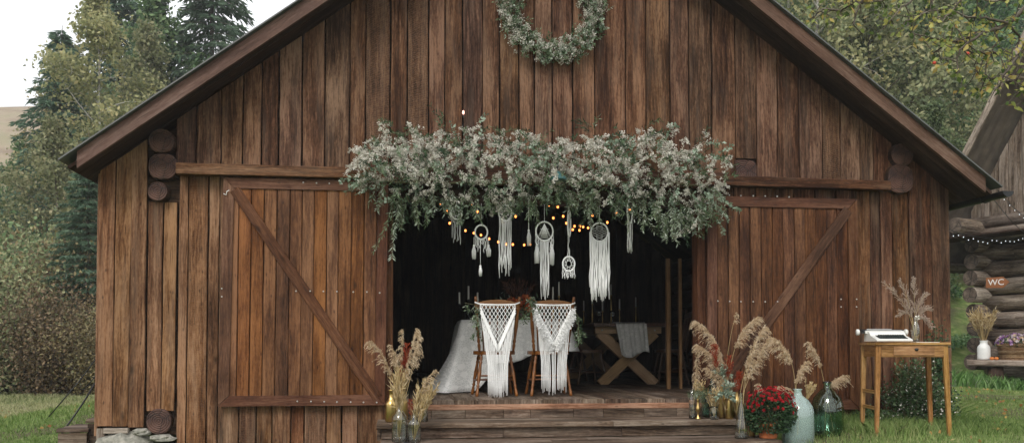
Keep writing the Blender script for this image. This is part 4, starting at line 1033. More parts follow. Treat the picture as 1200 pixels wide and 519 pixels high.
# white blossom sprays: clusters of tiny flecks
def sprays(A,nper,rad,fs):
    n=len(A); k=nper; C=np.repeat(A,k,axis=0); d=unit(n*k); q=C+d*rad*rng.random((n*k,1))**.6*np.repeat(rng.uniform(.6,1.3,n),k)[:,None]
    return leaves(q,unit(n*k),fs*rng.uniform(.6,1.3,n*k),fs*rng.uniform(.6,1.2,n*k)), np.clip(np.repeat(rng.random(n),k)*.5+rng.random(n*k)*.5,0,1)
px,v,A4=garland_points(520)
keepf=(v<.72)|(rng.random(520)<.35); A4=A4[keepf]; m4=len(A4)
D4=(A4-np.array([0,-.12,0])); D4=rng.normal(size=(m4,3))*np.array([.8,.3,.7])+np.array([0,-.35,.15])
A4l=A4-np.array(tuple(GO)); CL=[]
for P0,d0 in zip(A4l,D4):
    d0=d0/np.linalg.norm(d0); L0=random.uniform(.06,.19)
    for s_ in range(int(L0/.0085)):
        t_=s_*.0085; CL.append(P0+d0*t_+np.array([0,0,-.6*t_*t_/L0*.5])+rng.normal(size=3)*.017*(1.15-t_/L0))
CL=np.array(CL); Vf,Rf=sprays(CL,10,.017,.0118)
np_obj('white_blossoms',Vf,4,Rf,M['white_fl'],gar)
# wreath
wc=at(646,13,-.06); wr=empty('flower_wreath',wc,'round wreath of green leaves and white blossoms high on the gable','wreath')
k=(at(647,13,-.06)-wc).length
def ringpts(n,R0=49,rt=15):
    a=rng.uniform(0,6.283,n); rr=rng.random(n)**.5*rt*(1+.18*np.sin(a*5)); b_=rng.uniform(0,6.283,n)
    return a,np.stack([np.cos(a)*(R0+rr*np.cos(b_))*k,-np.abs(rr*np.sin(b_))*k*.7,np.sin(a)*(R0+rr*np.cos(b_))*k],-1)
a,P=ringpts(620); D=np.stack([-np.sin(a)*.6,-.5+0*a,np.cos(a)*.6],-1)+rng.normal(size=P.shape)*.6
V1,R1,S1=sprig_set(P,D,rng.uniform(.04,.10,620),.016,.032,.015,rng.uniform(.2,1,620),curl=.2); np_obj('leaves',V1,4,R1,M['green'],wr)
a,P=ringpts(90); V1,R1,_=sprig_set(P,rng.normal(size=P.shape)-[0,.5,0],rng.uniform(.04,.08,90),.02,.034,.024,[.5]*90,curl=.1); np_obj('eucalyptus_leaves',V1,4,R1,M['sage'],wr)
a,P=ringpts(420); P[:,1]-=.015; V1,R1=sprays(P,30,.034,.0115); np_obj('white_blossoms',V1,4,R1,M['white_fl'],wr)
mb=MB(); mb.tube([(math.cos(t*.2618)*49*k,-.02,math.sin(t*.2618)*49*k) for t in range(25)],.012,n=6,caps=False,r=.5); mb.build('ring',M['stem'],wr)
# pendant lamp in the garland
q=at(654,209,-.5); lp=empty('pendant_lamp',q,'teal green enamel pendant lamp half buried in the garland','lamp')
mb=MB(); mb.lathe([(.085,-.02),(.07,.01),(.03,.035),(.018,.06),(.0001,.062)],n=20); mb.build('lamp_shade',plain('teal_enamel',(.05,.14,.14),.3),lp)
mb=MB(); mb.tube([(0,0,.06),(0,.1,.2),(0,.38,.28)],.005,n=5); mb.build('cord',M['black'],lp)

# ------------------------------------------------------------------ warm bulbs
BL=[(12,131),(24,178),(88,208),(116,100),(136,132),(195,82),(291,151),(122,218),(151,226),(184,241),(221,254),(280,264),(326,266),(350,264),(253,263),(421,94),(427,104),(462,112),(470,102),(444,157),(484,150),(497,178),(530,190),(523,204),(513,208),(550,207),(552,190),(565,193),(585,197),(603,146),(663,175),(700,139),(757,97),(754,122),(793,97)]
BP=[(520+a/3.458,210+b_/3.458) for a,b_ in BL]+[(490,231),(516,238),(775,237)]
def strand(lst,Y,label,endz=2.1):
    lst=sorted(lst); pts=[]; bl=[at(a,b_,Y) for a,b_ in lst]
    first=bl[0]+Vector((-.25,0,.12)); last=bl[-1]+Vector((.25,0,.12))
    cab=[first]
    for b_ in bl: cab.append(b_+Vector((0,0,.045)))
    cab.append(last)
    # hook both ends to the lintel
    cab=[Vector((first.x-.1,Y,endz))]+cab+[Vector((last.x+.1,Y,endz))]
    lights('string_lights',cab,bl,label,M['bulb'],.0112,'warm string lights in the doorway',rad=.0025)
up=[p_ for p_ in BP if p_[1]<245]; lo=[p_ for p_ in BP if p_[1]>=262]; mi=[p_ for p_ in BP if 245<=p_[1]<262]
strand(up,.12,'strand of warm orange bulbs highest in the doorway, just under the garland'); strand(mi,.5,'strand of warm orange bulbs at mid height behind the dreamcatchers'); strand(lo,.9,'lowest strand of warm orange bulbs, deepest in the doorway')
q=at(543,132,-.06); b1=empty('candle_bulb',q,'single glowing pink bulb clipped to the gable boards above the garland','bulb')
mb=MB(); mb.ball((0,0,0),(.011,.011,.02),n=8); mb.build('glass',emit('pink_bulb_glass',(1,.45,.35),2.0),b1)
mb=MB(); mb.tube([(0,0,-.018),(0,.012,-.06),(0,.03,-.07),(0,.03,-.2)],.005,n=6); mb.build('socket',M['black'],b1)

# ------------------------------------------------------------------ dreamcatchers
def wig(p,ln,sw=.006,n=5):
    return [Vector(p)+Vector((random.uniform(-sw,sw)*(i>0),random.uniform(-sw,sw)*(i>0),-ln*i/n)) for i in range(n+1)]
def dream(px,py,rx,ry,fringe,label,Y=.05,web='cross',turn=0,extra=None,mat='cord'):
    c=at(px,py,Y); kk=(at(px+1,py,Y)-c).length
    root=empty('dreamcatcher',c,label,'dreamcatcher','white macrame dreamcatchers hanging in the doorway',rz=turn)
    rx/=max(math.cos(turn),.2); X=lambda u:u*kk
    mb=MB(); mb.tube([(X(rx)*math.cos(t*math.pi/14),0,X(ry)*math.sin(t*math.pi/14)) for t in range(29)],.0078,n=6,caps=False,r=.5); mb.build('hoop',M['cord'],root)
    mb=MB()
    if web=='cross':
        for s in range(8):
            a=s*math.pi/4; b_=a+2.3; mb.tube([(X(rx)*math.cos(a),0,X(ry)*math.sin(a)),(X(rx)*math.cos(b_),0,X(ry)*math.sin(b_))],.0022,n=4)
    elif web=='tri':
        for s in range(-5,6): mb.tube([(0,0,X(ry)*.8),(X(s*rx/7),0,-X(ry)*(.75 if abs(s)<4 else .55))],.0028,n=4)
        for s in (-.2,.25): mb.tube([(-X(rx)*.5,0,X(ry)*s),(X(rx)*.5,0,X(ry)*s)],.002,n=4)
    elif web=='net':
        for s in range(-1,2):
            for sg in (-1,1):
                pts=[]
                for t in range(9):
                    z=1-2*t/8; x=s*.6+.3*sg*(1 if t%2 else -1); 
                    if x*x+z*z<1.0: pts.append((X(rx)*x,0,X(ry)*z))
                if len(pts)>1: mb.tube(pts,.0022,n=4)
    mb.build('web',M['cord'],root)
    mb=MB()
    for (x0,x1,n,l0,l1,th) in fringe:
        for i in range(n):
            u=x0+(x1-x0)*(i/(n-1) if n>1 else .5); zz=-ry*math.sqrt(max(0,1-min(1,(u/rx)**2))) if abs(u)<rx else 0
            mb.tube(wig((X(u),random.uniform(-.01,.01),X(zz)),X(l0+(l1-l0)*random.random())+X(zz)*1),th,n=4)
    mb.build('fringe',M['cord'],root)
    zt=2.13; mb=MB(); mb.tube([(0,0,X(ry)),(0,0,max(zt-c.z,X(ry)+.02))],.0022,n=4,r=.2); mb.build('hanging_cord',M['stem'] if mat=='dark' else M['cord'],root)
    if extra: extra(root,X)
    return root
def tas(root,X,x,z,l,w=.017,stl=0):
    mb=MB()
    if stl: mb.tube([(X(x),0,X(z)),(X(x),0,X(z-stl))],.003,n=4)
    z0=z-stl; mb.ball((X(x),0,X(z0)),(.011,.011,.014),n=8)
    for i in range(22):
        a=random.uniform(0,6.28); r_=random.random()**.5*w
        mb.tube([(X(x)+math.cos(a)*.004,math.sin(a)*.004,X(z0)),(X(x)+math.cos(a)*r_*1.1,math.sin(a)*r_*1.1,X(z0-l*.4)),(X(x)+math.cos(a)*r_*.9,math.sin(a)*r_*.9,X(z0-l*random.uniform(.85,1)))],.0028,n=3)
    mb.build('tassel',M['cord'],root)
dream(535,249.5,6.5,7.5,[(-5,5,6,28,38,.0026)],'small dreamcatcher farthest left, half hidden by hanging leaves',Y=-.02)
dream(564,272,7.3,8.3,[(-7,7,11,12,26,.0033)],'dreamcatcher second from the left with three bushy tassels',web='',extra=lambda r,X:(tas(r,X,-8.5,-6,16,.02,10),tas(r,X,8.5,-6,13,.02,10),tas(r,X,-1,-8,12,.02,32)))
dream(592,249.5,7.6,9,[(-7,7,15,60,76,.0038)],'dreamcatcher with narrow straight fringe between the bushy tasselled one and the lone tassel',Y=.02)
tr_=at(619.5,236,.02); t_=empty('hanging_tassel',tr_,'lone white cotton tassel hanging on a cord between dreamcatchers','tassel')
kk=(at(620.5,236,.02)-tr_).length; X_=lambda u:u*kk
mb=MB(); mb.tube([(0,0,.15),(0,0,-X_(36))],.004,n=5); mb.build('cord',M['cord'],t_); tas(t_,X_,0,-34,18,.021)
dream(638,271,10,11,[(-4.5,4.5,9,62,82,.004),(-10,-6.5,4,16,24,.0035),(6.5,10,4,16,24,.0035)],'large hoop dreamcatcher in the middle with long thin fringe above the chairs',web='tri',extra=lambda r,X:(tas(r,X,-8.8,-14,22,.024,2),tas(r,X,8.8,-14,24,.024,2)))
dream(667,262,2.2,15,[(-.5,.5,2,40,42,.004)],'narrow dreamcatcher seen edge-on between the two large ones',web='cross',turn=.9)
dream(666.5,309,7,8.3,[(-7,7,11,14,18,.0036)],'small low dreamcatcher hanging below all the others',web='cross',mat='dark')
dream(702.5,272,10,10.5,[(-11.5,11.5,34,62,80,.0042)],'wide dreamcatcher with thick curtain of fringe, right of the low small one',web='net')
dream(738,248,3.6,14,[(-3,3,9,38,48,.0032)],'turned oval dreamcatcher farthest right beside the bulbs',web='',turn=.6)

# ------------------------------------------------------------------ windsor chairs
def turned(a,b_,r0,mb=None,n=8):
    a=Vector(a);b_=Vector(b_); prof=[(0,.7),(.06,.8),(.12,1),(.16,.6),(.19,1.05),(.24,.75),(.45,1.15),(.62,1.0),(.72,.65),(.75,1.05),(.79,.6),(.84,.85),(.95,.95),(1,.75)]
    mb=mb or MB(); mb.tube([a.lerp(b_,t) for t,_ in prof],[r0*k for _,k in prof],n=n,r=.5); return mb
def chair(loc,rz,mat,label,grp,H=.93,name='spindle_back_chair'):
    t=empty(name,loc,label,'chair',grp,rz)
    # local: +y is the front of the chair; back rest at y=-.18
    sh=.44; st_=MB()
    pts=[]; n=20
    for j in range(n):
        a=2*math.pi*j/n; q=(abs(math.cos(a))**2.6+abs(math.sin(a))**2.6)**(-1/2.6); pts.append(Vector((.205*math.cos(a)*q*(1+.06*math.sin(a)),.2*math.sin(a)*q,sh-.035)))
    st_.prism(pts,(0,0,.035),r=.5); st_.build('seat',mat,t)
    for sx_ in (-1,1):
        turned((sx_*.14,-.12,sh-.03),(sx_*.195,-.20,0),.017).build('leg',mat,t); turned((sx_*.14,.13,sh-.03),(sx_*.2,.2,0),.017).build('leg',mat,t)
    for sx_ in (-1,1):
        mb=MB(); mb.tube([(sx_*.174,-.168,.15),(sx_*.176,0,.155),(sx_*.182,.172,.15)],[.007,.012,.007],n=6); mb.build('stretcher',mat,t)
    mb=MB(); mb.tube([(-.176,0,.155),(0,0,.158),(.176,0,.155)],[.008,.012,.008],n=6); mb.build('stretcher',mat,t)
    mb=MB(); mb.tube([(-.168,-.165,.2),(0,-.165,.2),(.168,-.165,.2)],[.008,.011,.008],n=6); mb.build('stretcher',mat,t)
    for sx_ in (-1,1):
        turned((sx_*.165,-.16,sh-.01),(sx_*.215,-.26,H+.035),.016).build('back_post',mat,t)
    for i in range(5):
        u=(i-2)/2.6; mb=MB(); mb.tube([(u*.165,-.17,sh),(u*.185,-.22,sh+.25),(u*.2,-.255,H-.07)],[.007,.009,.006],n=5); mb.build('spindle',mat,t)
    mb=MB(); k=12; top=[];bot=[]
    for i in range(k+1):
        u=-1+2*i/k; top.append(Vector((u*.22,-.25-.03*(1-u*u),H-.03+.035*(1-u*u)-.0))); bot.append(Vector((u*.215,-.245-.03*(1-u*u),H-.085+.012*(1-u*u))))
    for i in range(k): mb.prism([bot[i],bot[i+1],top[i+1],top[i]],(0,.02,0),r=.4)
    mb.build('crest_rail',mat,t)
    return t
ca=at(582,463.3,.42); ca.z=ZF; cb=at(647,463.8,.42); cb.z=ZF
c1_=chair(Vector((ca.x,.64,ZF)),.02,M['chair'],'wooden spindle-back chair on the left, draped with the V-shaped white macrame','chairs at the lace-covered table')
c2_=chair(Vector((cb.x+.0,.64,ZF)),-.02,M['chair'],'wooden spindle-back chair on the right, draped with the ruffled white macrame','chairs at the lace-covered table')
# macrame drapes (hang on the chair backs)
def macrame(loc,label,ruffle):
    t=empty('macrame_hanging',loc,label,'macrame')
    W2=.168; n=17; mb=MB()
    mb.tube([(-W2-.05,-.0,.02),(-W2,-.02,.0),(0,-.035,-.006),(W2,-.02,.0),(W2+.05,0,.02)],.008,n=6,r=.5); mb.build('top_cord',M['cord'],t)
    def vz(x): return -.05-.38*(1-abs(x)/W2)**1.0 if not ruffle else -.07-.33*(1-abs(x)/W2)
    net=MB(); rows=15; dz=.030; dx=2*W2/9
    for i in range(-1,10):
        for s in (-1,1):
            pts=[]
            for r_ in range(rows):
                x=-W2+dx*(i+.5+ (.5 if (r_%2)==0 else 0)*s*1.0); z=-r_*dz
                if abs(x)<=W2 and z>=vz(x)-.01: pts.append((x,-.03-.004*math.sin(r_+i),z))
            if len(pts)>1: net.tube(pts,.0038,n=5,r=.5)
    net.build('knotted_net',M['cord'],t)
    vb=MB()
    for s in (-1,1):
        for k_ in range(3 if not ruffle else 2):
            vb.tube([(s*(W2+.0)*(1-u/8),-.042-.004*k_,-.012-k_*.024+(vz(W2*(1-u/8)*s)+.05)*1.0-.02) for u in range(9)],.0085,n=6,r=.5)
    vb.build('braided_band',M['cord'],t)
    fr=MB()
    m_=21
    for i in range(m_):
        x=-W2+2*W2*(i+.5)/m_; 
        if ruffle and random.random()<.25 and (abs(math.sin(x*42))>.75): continue
        z0=vz(x)-.05; bot=-.80-.05*math.cos(x/W2*1.5)-random.uniform(0,.07)+(0.03 if ruffle else 0); sq=.58 if not ruffle else .74
        n_=5; fr.tube([(x*(1-(1-sq)*min(1,(u/n_)*1.6)),-.04+random.uniform(-.008,.004),z0+(bot-z0)*u/n_) for u in range(n_+1)],.0046,n=4,r=.5)
    fr.build('fringe',M['cord'],t)
    if ruffle:
        P=[];Dd=[]
        for s in (-1,1):
            for i in range(1100):
                u=random.random(); x=s*W2*(1-u)*1.0; z=vz(x)+random.uniform(-.06,.055); P.append((x+s*random.uniform(0,.03),-.055+random.uniform(-.02,.01),z)); Dd.append((s*random.uniform(.1,.9),-.6,random.uniform(-1.2,.1)))
        P=np.array(P);V=leaves(P,np.array(Dd),.04,.007); np_obj('ruffle',V,4,rng.random(len(P)),M['cord'],t)
    return t
macrame(Vector((ca.x,.36,ZF+.888)),'white macrame with deep V net and long fringe over the left chair back',False)
macrame(Vector((cb.x,.36,ZF+.888)),'white macrame with fluffy ruffled V and separated fringe over the right chair back',True)
def sprig(name,loc,pts,label,n=26,l=.1):
    B=[];D=[]
    for i in range(n):
        u=random.random(); k_=u*(len(pts)-1); a=int(min(k_,len(pts)-2)); q=Vector(pts[a]).lerp(Vector(pts[a+1]),k_-a); B.append(tuple(q)); D.append((random.uniform(-.7,.7),random.uniform(-.7,.3),random.uniform(-1.3,.1)))
    V,Rn,_=sprig_set(B,D,[l*random.uniform(.4,1.1) for _ in B],.016,.034,.014,rng.uniform(.2,1,len(B)),curl=.3)
    r0=empty(name,loc,label,'greenery','greenery sprigs tied to the chair backs'); np_obj('leaves',V,4,Rn,M['green'],r0); mb=MB(); mb.tube(pts,.003,n=4); mb.build('stem',M['stem'],r0)
sprig('greenery_sprig',Vector((ca.x-.2,.34,ZF+.86)),[(-.12,0,.04),(0,0,.02),(.0,0,-.1),(-.02,0,-.26)],'green sprig trailing down the left post of the left chair')
sprig('greenery_sprig',Vector((cb.x-.2,.34,ZF+.88)),[(-.02,0,.08),(.04,0,.03),(-.05,0,-.05),(-.1,0,-.12)],'green sprig at the left post of the right chair, between the chairs')
sprig('greenery_sprig',Vector((cb.x+.2,.34,ZF+.86)),[(0,0,0),(.04,0,-.08),(.05,0,-.2),(.05,0,-.32)],'green sprig trailing down the right post of the right chair')
# ------------------------------------------------------------------ lace table
tl=at(541,372,1.35); tr2=at(664,372,1.35); TZ=ZF+.76; tw=tr2.x-tl.x; ty=1.35; td_=.7
tb=empty('dining_table',(tl.x+tw/2,ty+td_/2,ZF),'table hidden under a white lace cloth behind the draped chairs','table')
mb=MB()
for i in range(5): mb.board((-tw/2,-td_/2+td_*(i+.5)/5,.745),(tw/2,-td_/2+td_*(i+.5)/5,.745),(0,1,0),td_/5-.002,.03)
mb.build('tabletop',M['darkchair'],tb)
for a in (-1,1):
    for b_ in (-1,1): turned((a*(tw/2-.08),b_*(td_/2-.08),.73),(a*(tw/2-.08),b_*(td_/2-.08),0),.03).build('leg',M['darkchair'],tb)
# cloth
m,nt,b,out=newmat('white_lace'); L=nt.links.new
uv=N(nt,'ShaderNodeUVMap'); vo=N(nt,'ShaderNodeTexVoronoi',feature='DISTANCE_TO_EDGE'); vo.inputs['Scale'].default_value=70; L(uv.outputs[0],vo.inputs['Vector'])
vo2=N(nt,'ShaderNodeTexVoronoi'); vo2.inputs['Scale'].default_value=16; L(uv.outputs[0],vo2.inputs['Vector'])
pat=math_(nt,'MAXIMUM',math_(nt,'LESS_THAN',vo.outputs['Distance'],.07),math_(nt,'LESS_THAN',vo2.outputs['Distance'],.33))
col=mixc(nt,pat,(.72,.73,.71),(.82,.82,.8)); L(col,b.inputs['Base Color']); b.inputs['Roughness'].default_value=.9
tp=N(nt,'ShaderNodeBsdfTransparent'); mx=N(nt,'ShaderNodeMixShader'); L(math_(nt,'ADD',math_(nt,'MULTIPLY',pat,.12),.86),mx.inputs[0]); L(tp.outputs[0],mx.inputs[1]); L(b.outputs[0],mx.inputs[2]); L(mx.outputs[0],out.inputs[0])
M['lace']=m
def cloth(name,rows,mats,label,cat,loc):
    """rows: list of lists of points"""
    me=bpy.data.meshes.new(name); V=[tuple(p) for r_ in rows for p in r_]; nx=len(rows[0]); F=[(j*nx+i,j*nx+i+1,(j+1)*nx+i+1,(j+1)*nx+i) for j in range(len(rows)-1) for i in range(nx-1)]
    me.from_pydata(V,[],F); uvl=me.uv_layers.new(name='UVMap'); u=[0]; 
    cu=[0]
    for i in range(1,nx): cu.append(cu[-1]+(Vector(rows[1][i])-Vector(rows[1][i-1])).length)
    cv=[0]
    for j in range(1,len(rows)): cv.append(cv[-1]+(Vector(rows[j][nx//2])-Vector(rows[j-1][nx//2])).length)
    for p_ in me.polygons:
        p_.use_smooth=True
        for li in p_.loop_indices: k_=me.loops[li].vertex_index; uvl.data[li].uv=(cu[k_%nx],cv[k_//nx])
    me.materials.append(mats); me.update(); o=bpy.data.objects.new(name,me); COL.objects.link(o); o.location=loc
    sl2=o.modifiers.new('thick','SOLIDIFY'); sl2.thickness=.003
    return tag(o,label,cat)
# sheet goes round the table: front skirt, flare at the left corner onto the floor
nx=90; per=[]
ring=[]
for i in range(nx+1):
    u=i/nx
    # perimeter path: back-left -> front-left corner -> front-right -> back-right
    Lp=td_+tw+td_; s=u*Lp
    if s<td_: p=(-tw/2,td_/2-s); nrm=(-1,0)
    elif s<td_+tw: p=(-tw/2+(s-td_),-td_/2); nrm=(0,-1)
    else: p=(tw/2,-td_/2+(s-td_-tw)); nrm=(1,0)
    c_=math.exp(-((s-td_)/.16)**2); nrm=Vector((nrm[0]-c_*.9,nrm[1]-c_*.5,0)).normalized()
    ring.append((Vector((p[0],p[1],0)),nrm,s,c_))
rows=[]
rows.append([Vector((p.x*.02,p.y*.02,.768)) for p,_,_,_ in ring]); rows.append([Vector((p.x,p.y,.767)) for p,_,_,_ in ring])
for j in range(1,15):
    t=j/14; row=[]
    for p,nr,s,c_ in ring:
        dx=s-td_
        # hem: to the floor at the left corner, higher (scalloped) to the right
        hem=.01+ .30*sm(.15,.4,dx)+.12*sm(.5,.9,dx) 
        hem=float(hem); z=.765-(.765-hem)*t
        fold=.05*t*math.sin(s*21+1.3*math.sin(s*7))+.018*t*math.sin(s*53)
        fl_=.10*t+.30*t*t*c_+ .02
        q=p+nr*(fl_+fold); row.append(Vector((q.x,q.y,z)))
    rows.append(row)
cloth('lace_tablecloth',rows,M['lace'],'white lace tablecloth flaring to the floor at its left corner','tablecloth',(tl.x+tw/2,ty+td_/2,ZF))
# centrepiece
q=at(611,362,1.7); q.z=TZ+.01
v=empty('flower_vase',q,'small dark vase holding the orange and red centrepiece between the chairs','vase'); mb=MB(); mb.lathe([(.04,0),(.055,.02),(.05,.1),(.035,.13),(.04,.14),(.03,.13)],n=16); mb.build('body',M['darkchair'],v)
M['redorange']=leafm('orange_red_petals',[(.3,.03,.015),(.55,.12,.03),(.6,.2,.07)],.15)
def rose(mb_list,c,r): pass
cp=empty('centrepiece_bouquet',q+Vector((0,0,.12)),'bouquet of orange roses and dark feathery grasses between the two chairs','flowers')
for (dx,dy,dz,r_) in ((-.05,-.08,.06,.055),(.02,-.09,.12,.05),(.12,-.08,.06,.045),(-.12,-.04,.1,.04),(.06,-.12,.02,.04)):
    n_=60; d=unit(n_); d[:,1]=-np.abs(d[:,1]); P=d*r_*rng.uniform(.2,1,(n_,1))+np.array([dx,dy,dz]); t_=np.cross(d,unit(n_)); np_obj('rose',leaves(P,t_+d*.3,r_*.9,r_*.7),4,rng.random(n_),M['redorange'],cp)
n_=300; P=rng.normal(size=(n_,3))*[.12,.05,.06]+[0,0,.02]; np_obj('foliage',leaves(P,unit(n_)+[0,-.3,-.2],.07,.025),4,rng.random(n_),M['green'],cp)
tuft('feather_grass',Vector((-.02,.02,0)),46,.36,.8,leafm('dark_plum_grass',[(.05,.02,.015),(.12,.05,.035),(.2,.1,.06)],.2),None,None,cp,wd=.012)
# candles
def candlestick(loc,h,ch,label,grp='candlesticks on the tables',mat=None):
    t=empty('candlestick',loc,label,'candlestick',grp); mb=MB(); mb.lathe([(.035,0),(.036,.006),(.012,.016),(.006,.04),(.009,h*.5),(.006,h*.55),(.006,h-.02),(.014,h-.012),(.014,h),(.0001,h)],n=12); mb.build('holder',mat or M['gold'],t)
    mb=MB(); mb.tube([(0,0,h),(0,0,h+ch*.97),(0,0,h+ch)],[.0105,.0095,.004],n=10,r=.5); mb.build('candle',M['candle'],t)
    mb=MB(); mb.tube([(0,0,h+ch),(.001,0,h+ch+.012)],.0013,n=4); mb.build('wick',M['black'],t)
for px,yt,Y,lb in ((648,336,1.6,'shorter gold candlestick behind the right chair back'),(655,330,1.75,'taller gold candlestick behind the right chair back')):
    q=at(px,yt,Y); q2=Vector((q.x,Y,TZ+.01)); h=q.z-q2.z; candlestick(q2,h-.16,.16,lb)
# candelabra
q=at(549,371,1.55); q.z=TZ+.01; t=empty('candelabra',q,'dark three-armed candelabra at the left end of the lace table','candelabra')
top=at(549,335,1.55).z-q.z
mb=MB(); mb.lathe([(.05,0),(.05,.008),(.015,.02),(.007,.05),(.01,.1),(.006,.12),(.006,top-.17),(.014,top-.16),(.014,top-.145),(.0001,top-.145)],n=12); mb.build('stem',M['black'],t)
for s in (-1,1):
    mb=MB(); zz=top-.235; mb.tube([(0,0,zz-.02),(s*.03,0,zz-.04),(s*.07,0,zz-.035),(s*.095,0,zz),(s*.1,0,zz+.03)],.005,n=6); mb.lathe([(.004,zz+.02),(.015,zz+.03),(.014,zz+.04)],o=(s*.1,0,0),n=10); mb.build('arm',M['black'],t)
for x,z,l in ((0,top-.145,.145),(-.1,top-.2,.13),(.1,top-.2,.13)):
    mb=MB(); mb.tube([(x,0,z),(x,0,z+l)],[.0105,.009],n=10,r=.5); mb.build('candle',M['candle'],t)
# ------------------------------------------------------------------ trestle table
XY=2.9; xl=at(697,452,XY); xr_=at(774,452,XY); xm=(xl.x+xr_.x)/2; hw=(xr_.x-xl.x)/2
tt=empty('trestle_table',(xm,XY,ZF),'long table with crossed light oak legs and dark top inside the barn','table')
for y_ in (0,2.0):
    for k_,s in enumerate((-1,1)):
        mb=MB(); mb.board((s*hw*.83,y_+.001*k_+(.0 if k_ else .0),0),(-s*hw*.83,y_+.07*k_,.66),(1,0,0),.13,.06,c0=0,seg=2,r=.5+.2*k_); mb.build('leg',M['oak'],tt)
    mb=MB(); mb.board((-hw*1.0,y_+.0,.69),(hw*1.0,y_,.69),(0,0,1),.085,.1,r=.6); mb.build('crossbeam',M['oak'],tt)
    for s in (-.8,.8):
        mb=MB(); mb.lathe([(.012,0),(.01,-.006),(.0001,-.007)],o=(s*hw,y_-.05,.69),n=10,axis='y'); mb.build('bolt',M['white'],tt)
mb=MB()
for i in range(5): mb.board((-hw*1.15+hw*2.3*(i+.5)/5,-.25,.755),(-hw*1.15+hw*2.3*(i+.5)/5,2.35,.755),(1,0,0),hw*2.3/5-.003,.04)
mb.build('tabletop',M['darkchair'],tt)
# runner
M['gauze']=plain('grey_white_gauze',(.5,.5,.47),.9,nz=.35,sc=18)
rx0=at(721,376,XY-.25).x-xm; rx1=at(757,376,XY-.25).x-xm; rows=[]
for j in range(22):
    t=j/21; row=[]
    for i in range(25):
        u=i/24; x=rx0+(rx1-rx0)*u
        if t<.4: y_=1.6*(1-t/.4)-.255; z=.782; x+=.0
        else:
            k_=(t-.4)/.6; y_=-.27-.02*math.sin(u*17+2*k_)*k_-.012*math.sin(u*39); z=.78-.40*k_*(1+.10*math.sin(u*5.5)); x+= .07*k_*(.7-u*.5)+.02*k_
        row.append((x,y_,z))
    rows.append(row)
cloth('table_runner',rows,M['lace'],'pale gauzy runner hanging over the end of the trestle table','table runner',(xm,XY,ZF))
TT=ZF+.776
for px,yt,Y,lb in ((694,343,3.1,'gold candlestick at the left end of the trestle table'),(706,352,3.5,'short candlestick second from the left on the trestle table'),(716,333,3.2,'tallest candlestick on the trestle table'),(726,350,3.7,'short candlestick just left of the runner'),(684,352,3.9,'candlestick farthest back at the left of the trestle table'),(745,348,4.2,'candlestick deep behind the runner')):
    q=at(px,yt,Y); x_=min(max(q.x,xm-hw*1.1),xm+hw*1.1); h=q.z-TT; candlestick(Vector((x_,Y,TT)),h-.14 if h>.2 else .06,.14,lb)
q=Vector((xm-.05,3.0,TT)); 
for dx,lb in ((-.12,'wine glass on the trestle table left of the runner'),(-.3,'wine glass at the left edge of the trestle table')):
    g=empty('wine_glass',q+Vector((dx,0,0)),lb,'glass','wine glasses on the trestle table'); mb=MB(); mb.lathe([(.032,0),(.03,.004),(.004,.01),(.004,.08),(.02,.09),(.034,.12),(.03,.165),(.029,.165),(.032,.12),(.018,.093),(.0001,.09)],n=16); mb.build('bowl',M['clear'],g)
for px,Y,rz_2,lb in ((688,3.1,-1.4,'dark spindle chair left of the trestle table'),(786,3.1,1.45,'dark spindle chair on the right of the trestle table, turned sideways'),(792,4.2,1.5,'dark spindle chair deep at the right side of the trestle table'),(668,4.1,-1.5,'dark spindle chair deep behind the right draped chair')):
    q=at(px,452,Y); chair(Vector((q.x,Y,ZF)),rz_2,M['darkchair'],lb,'dark chairs around the trestle table')
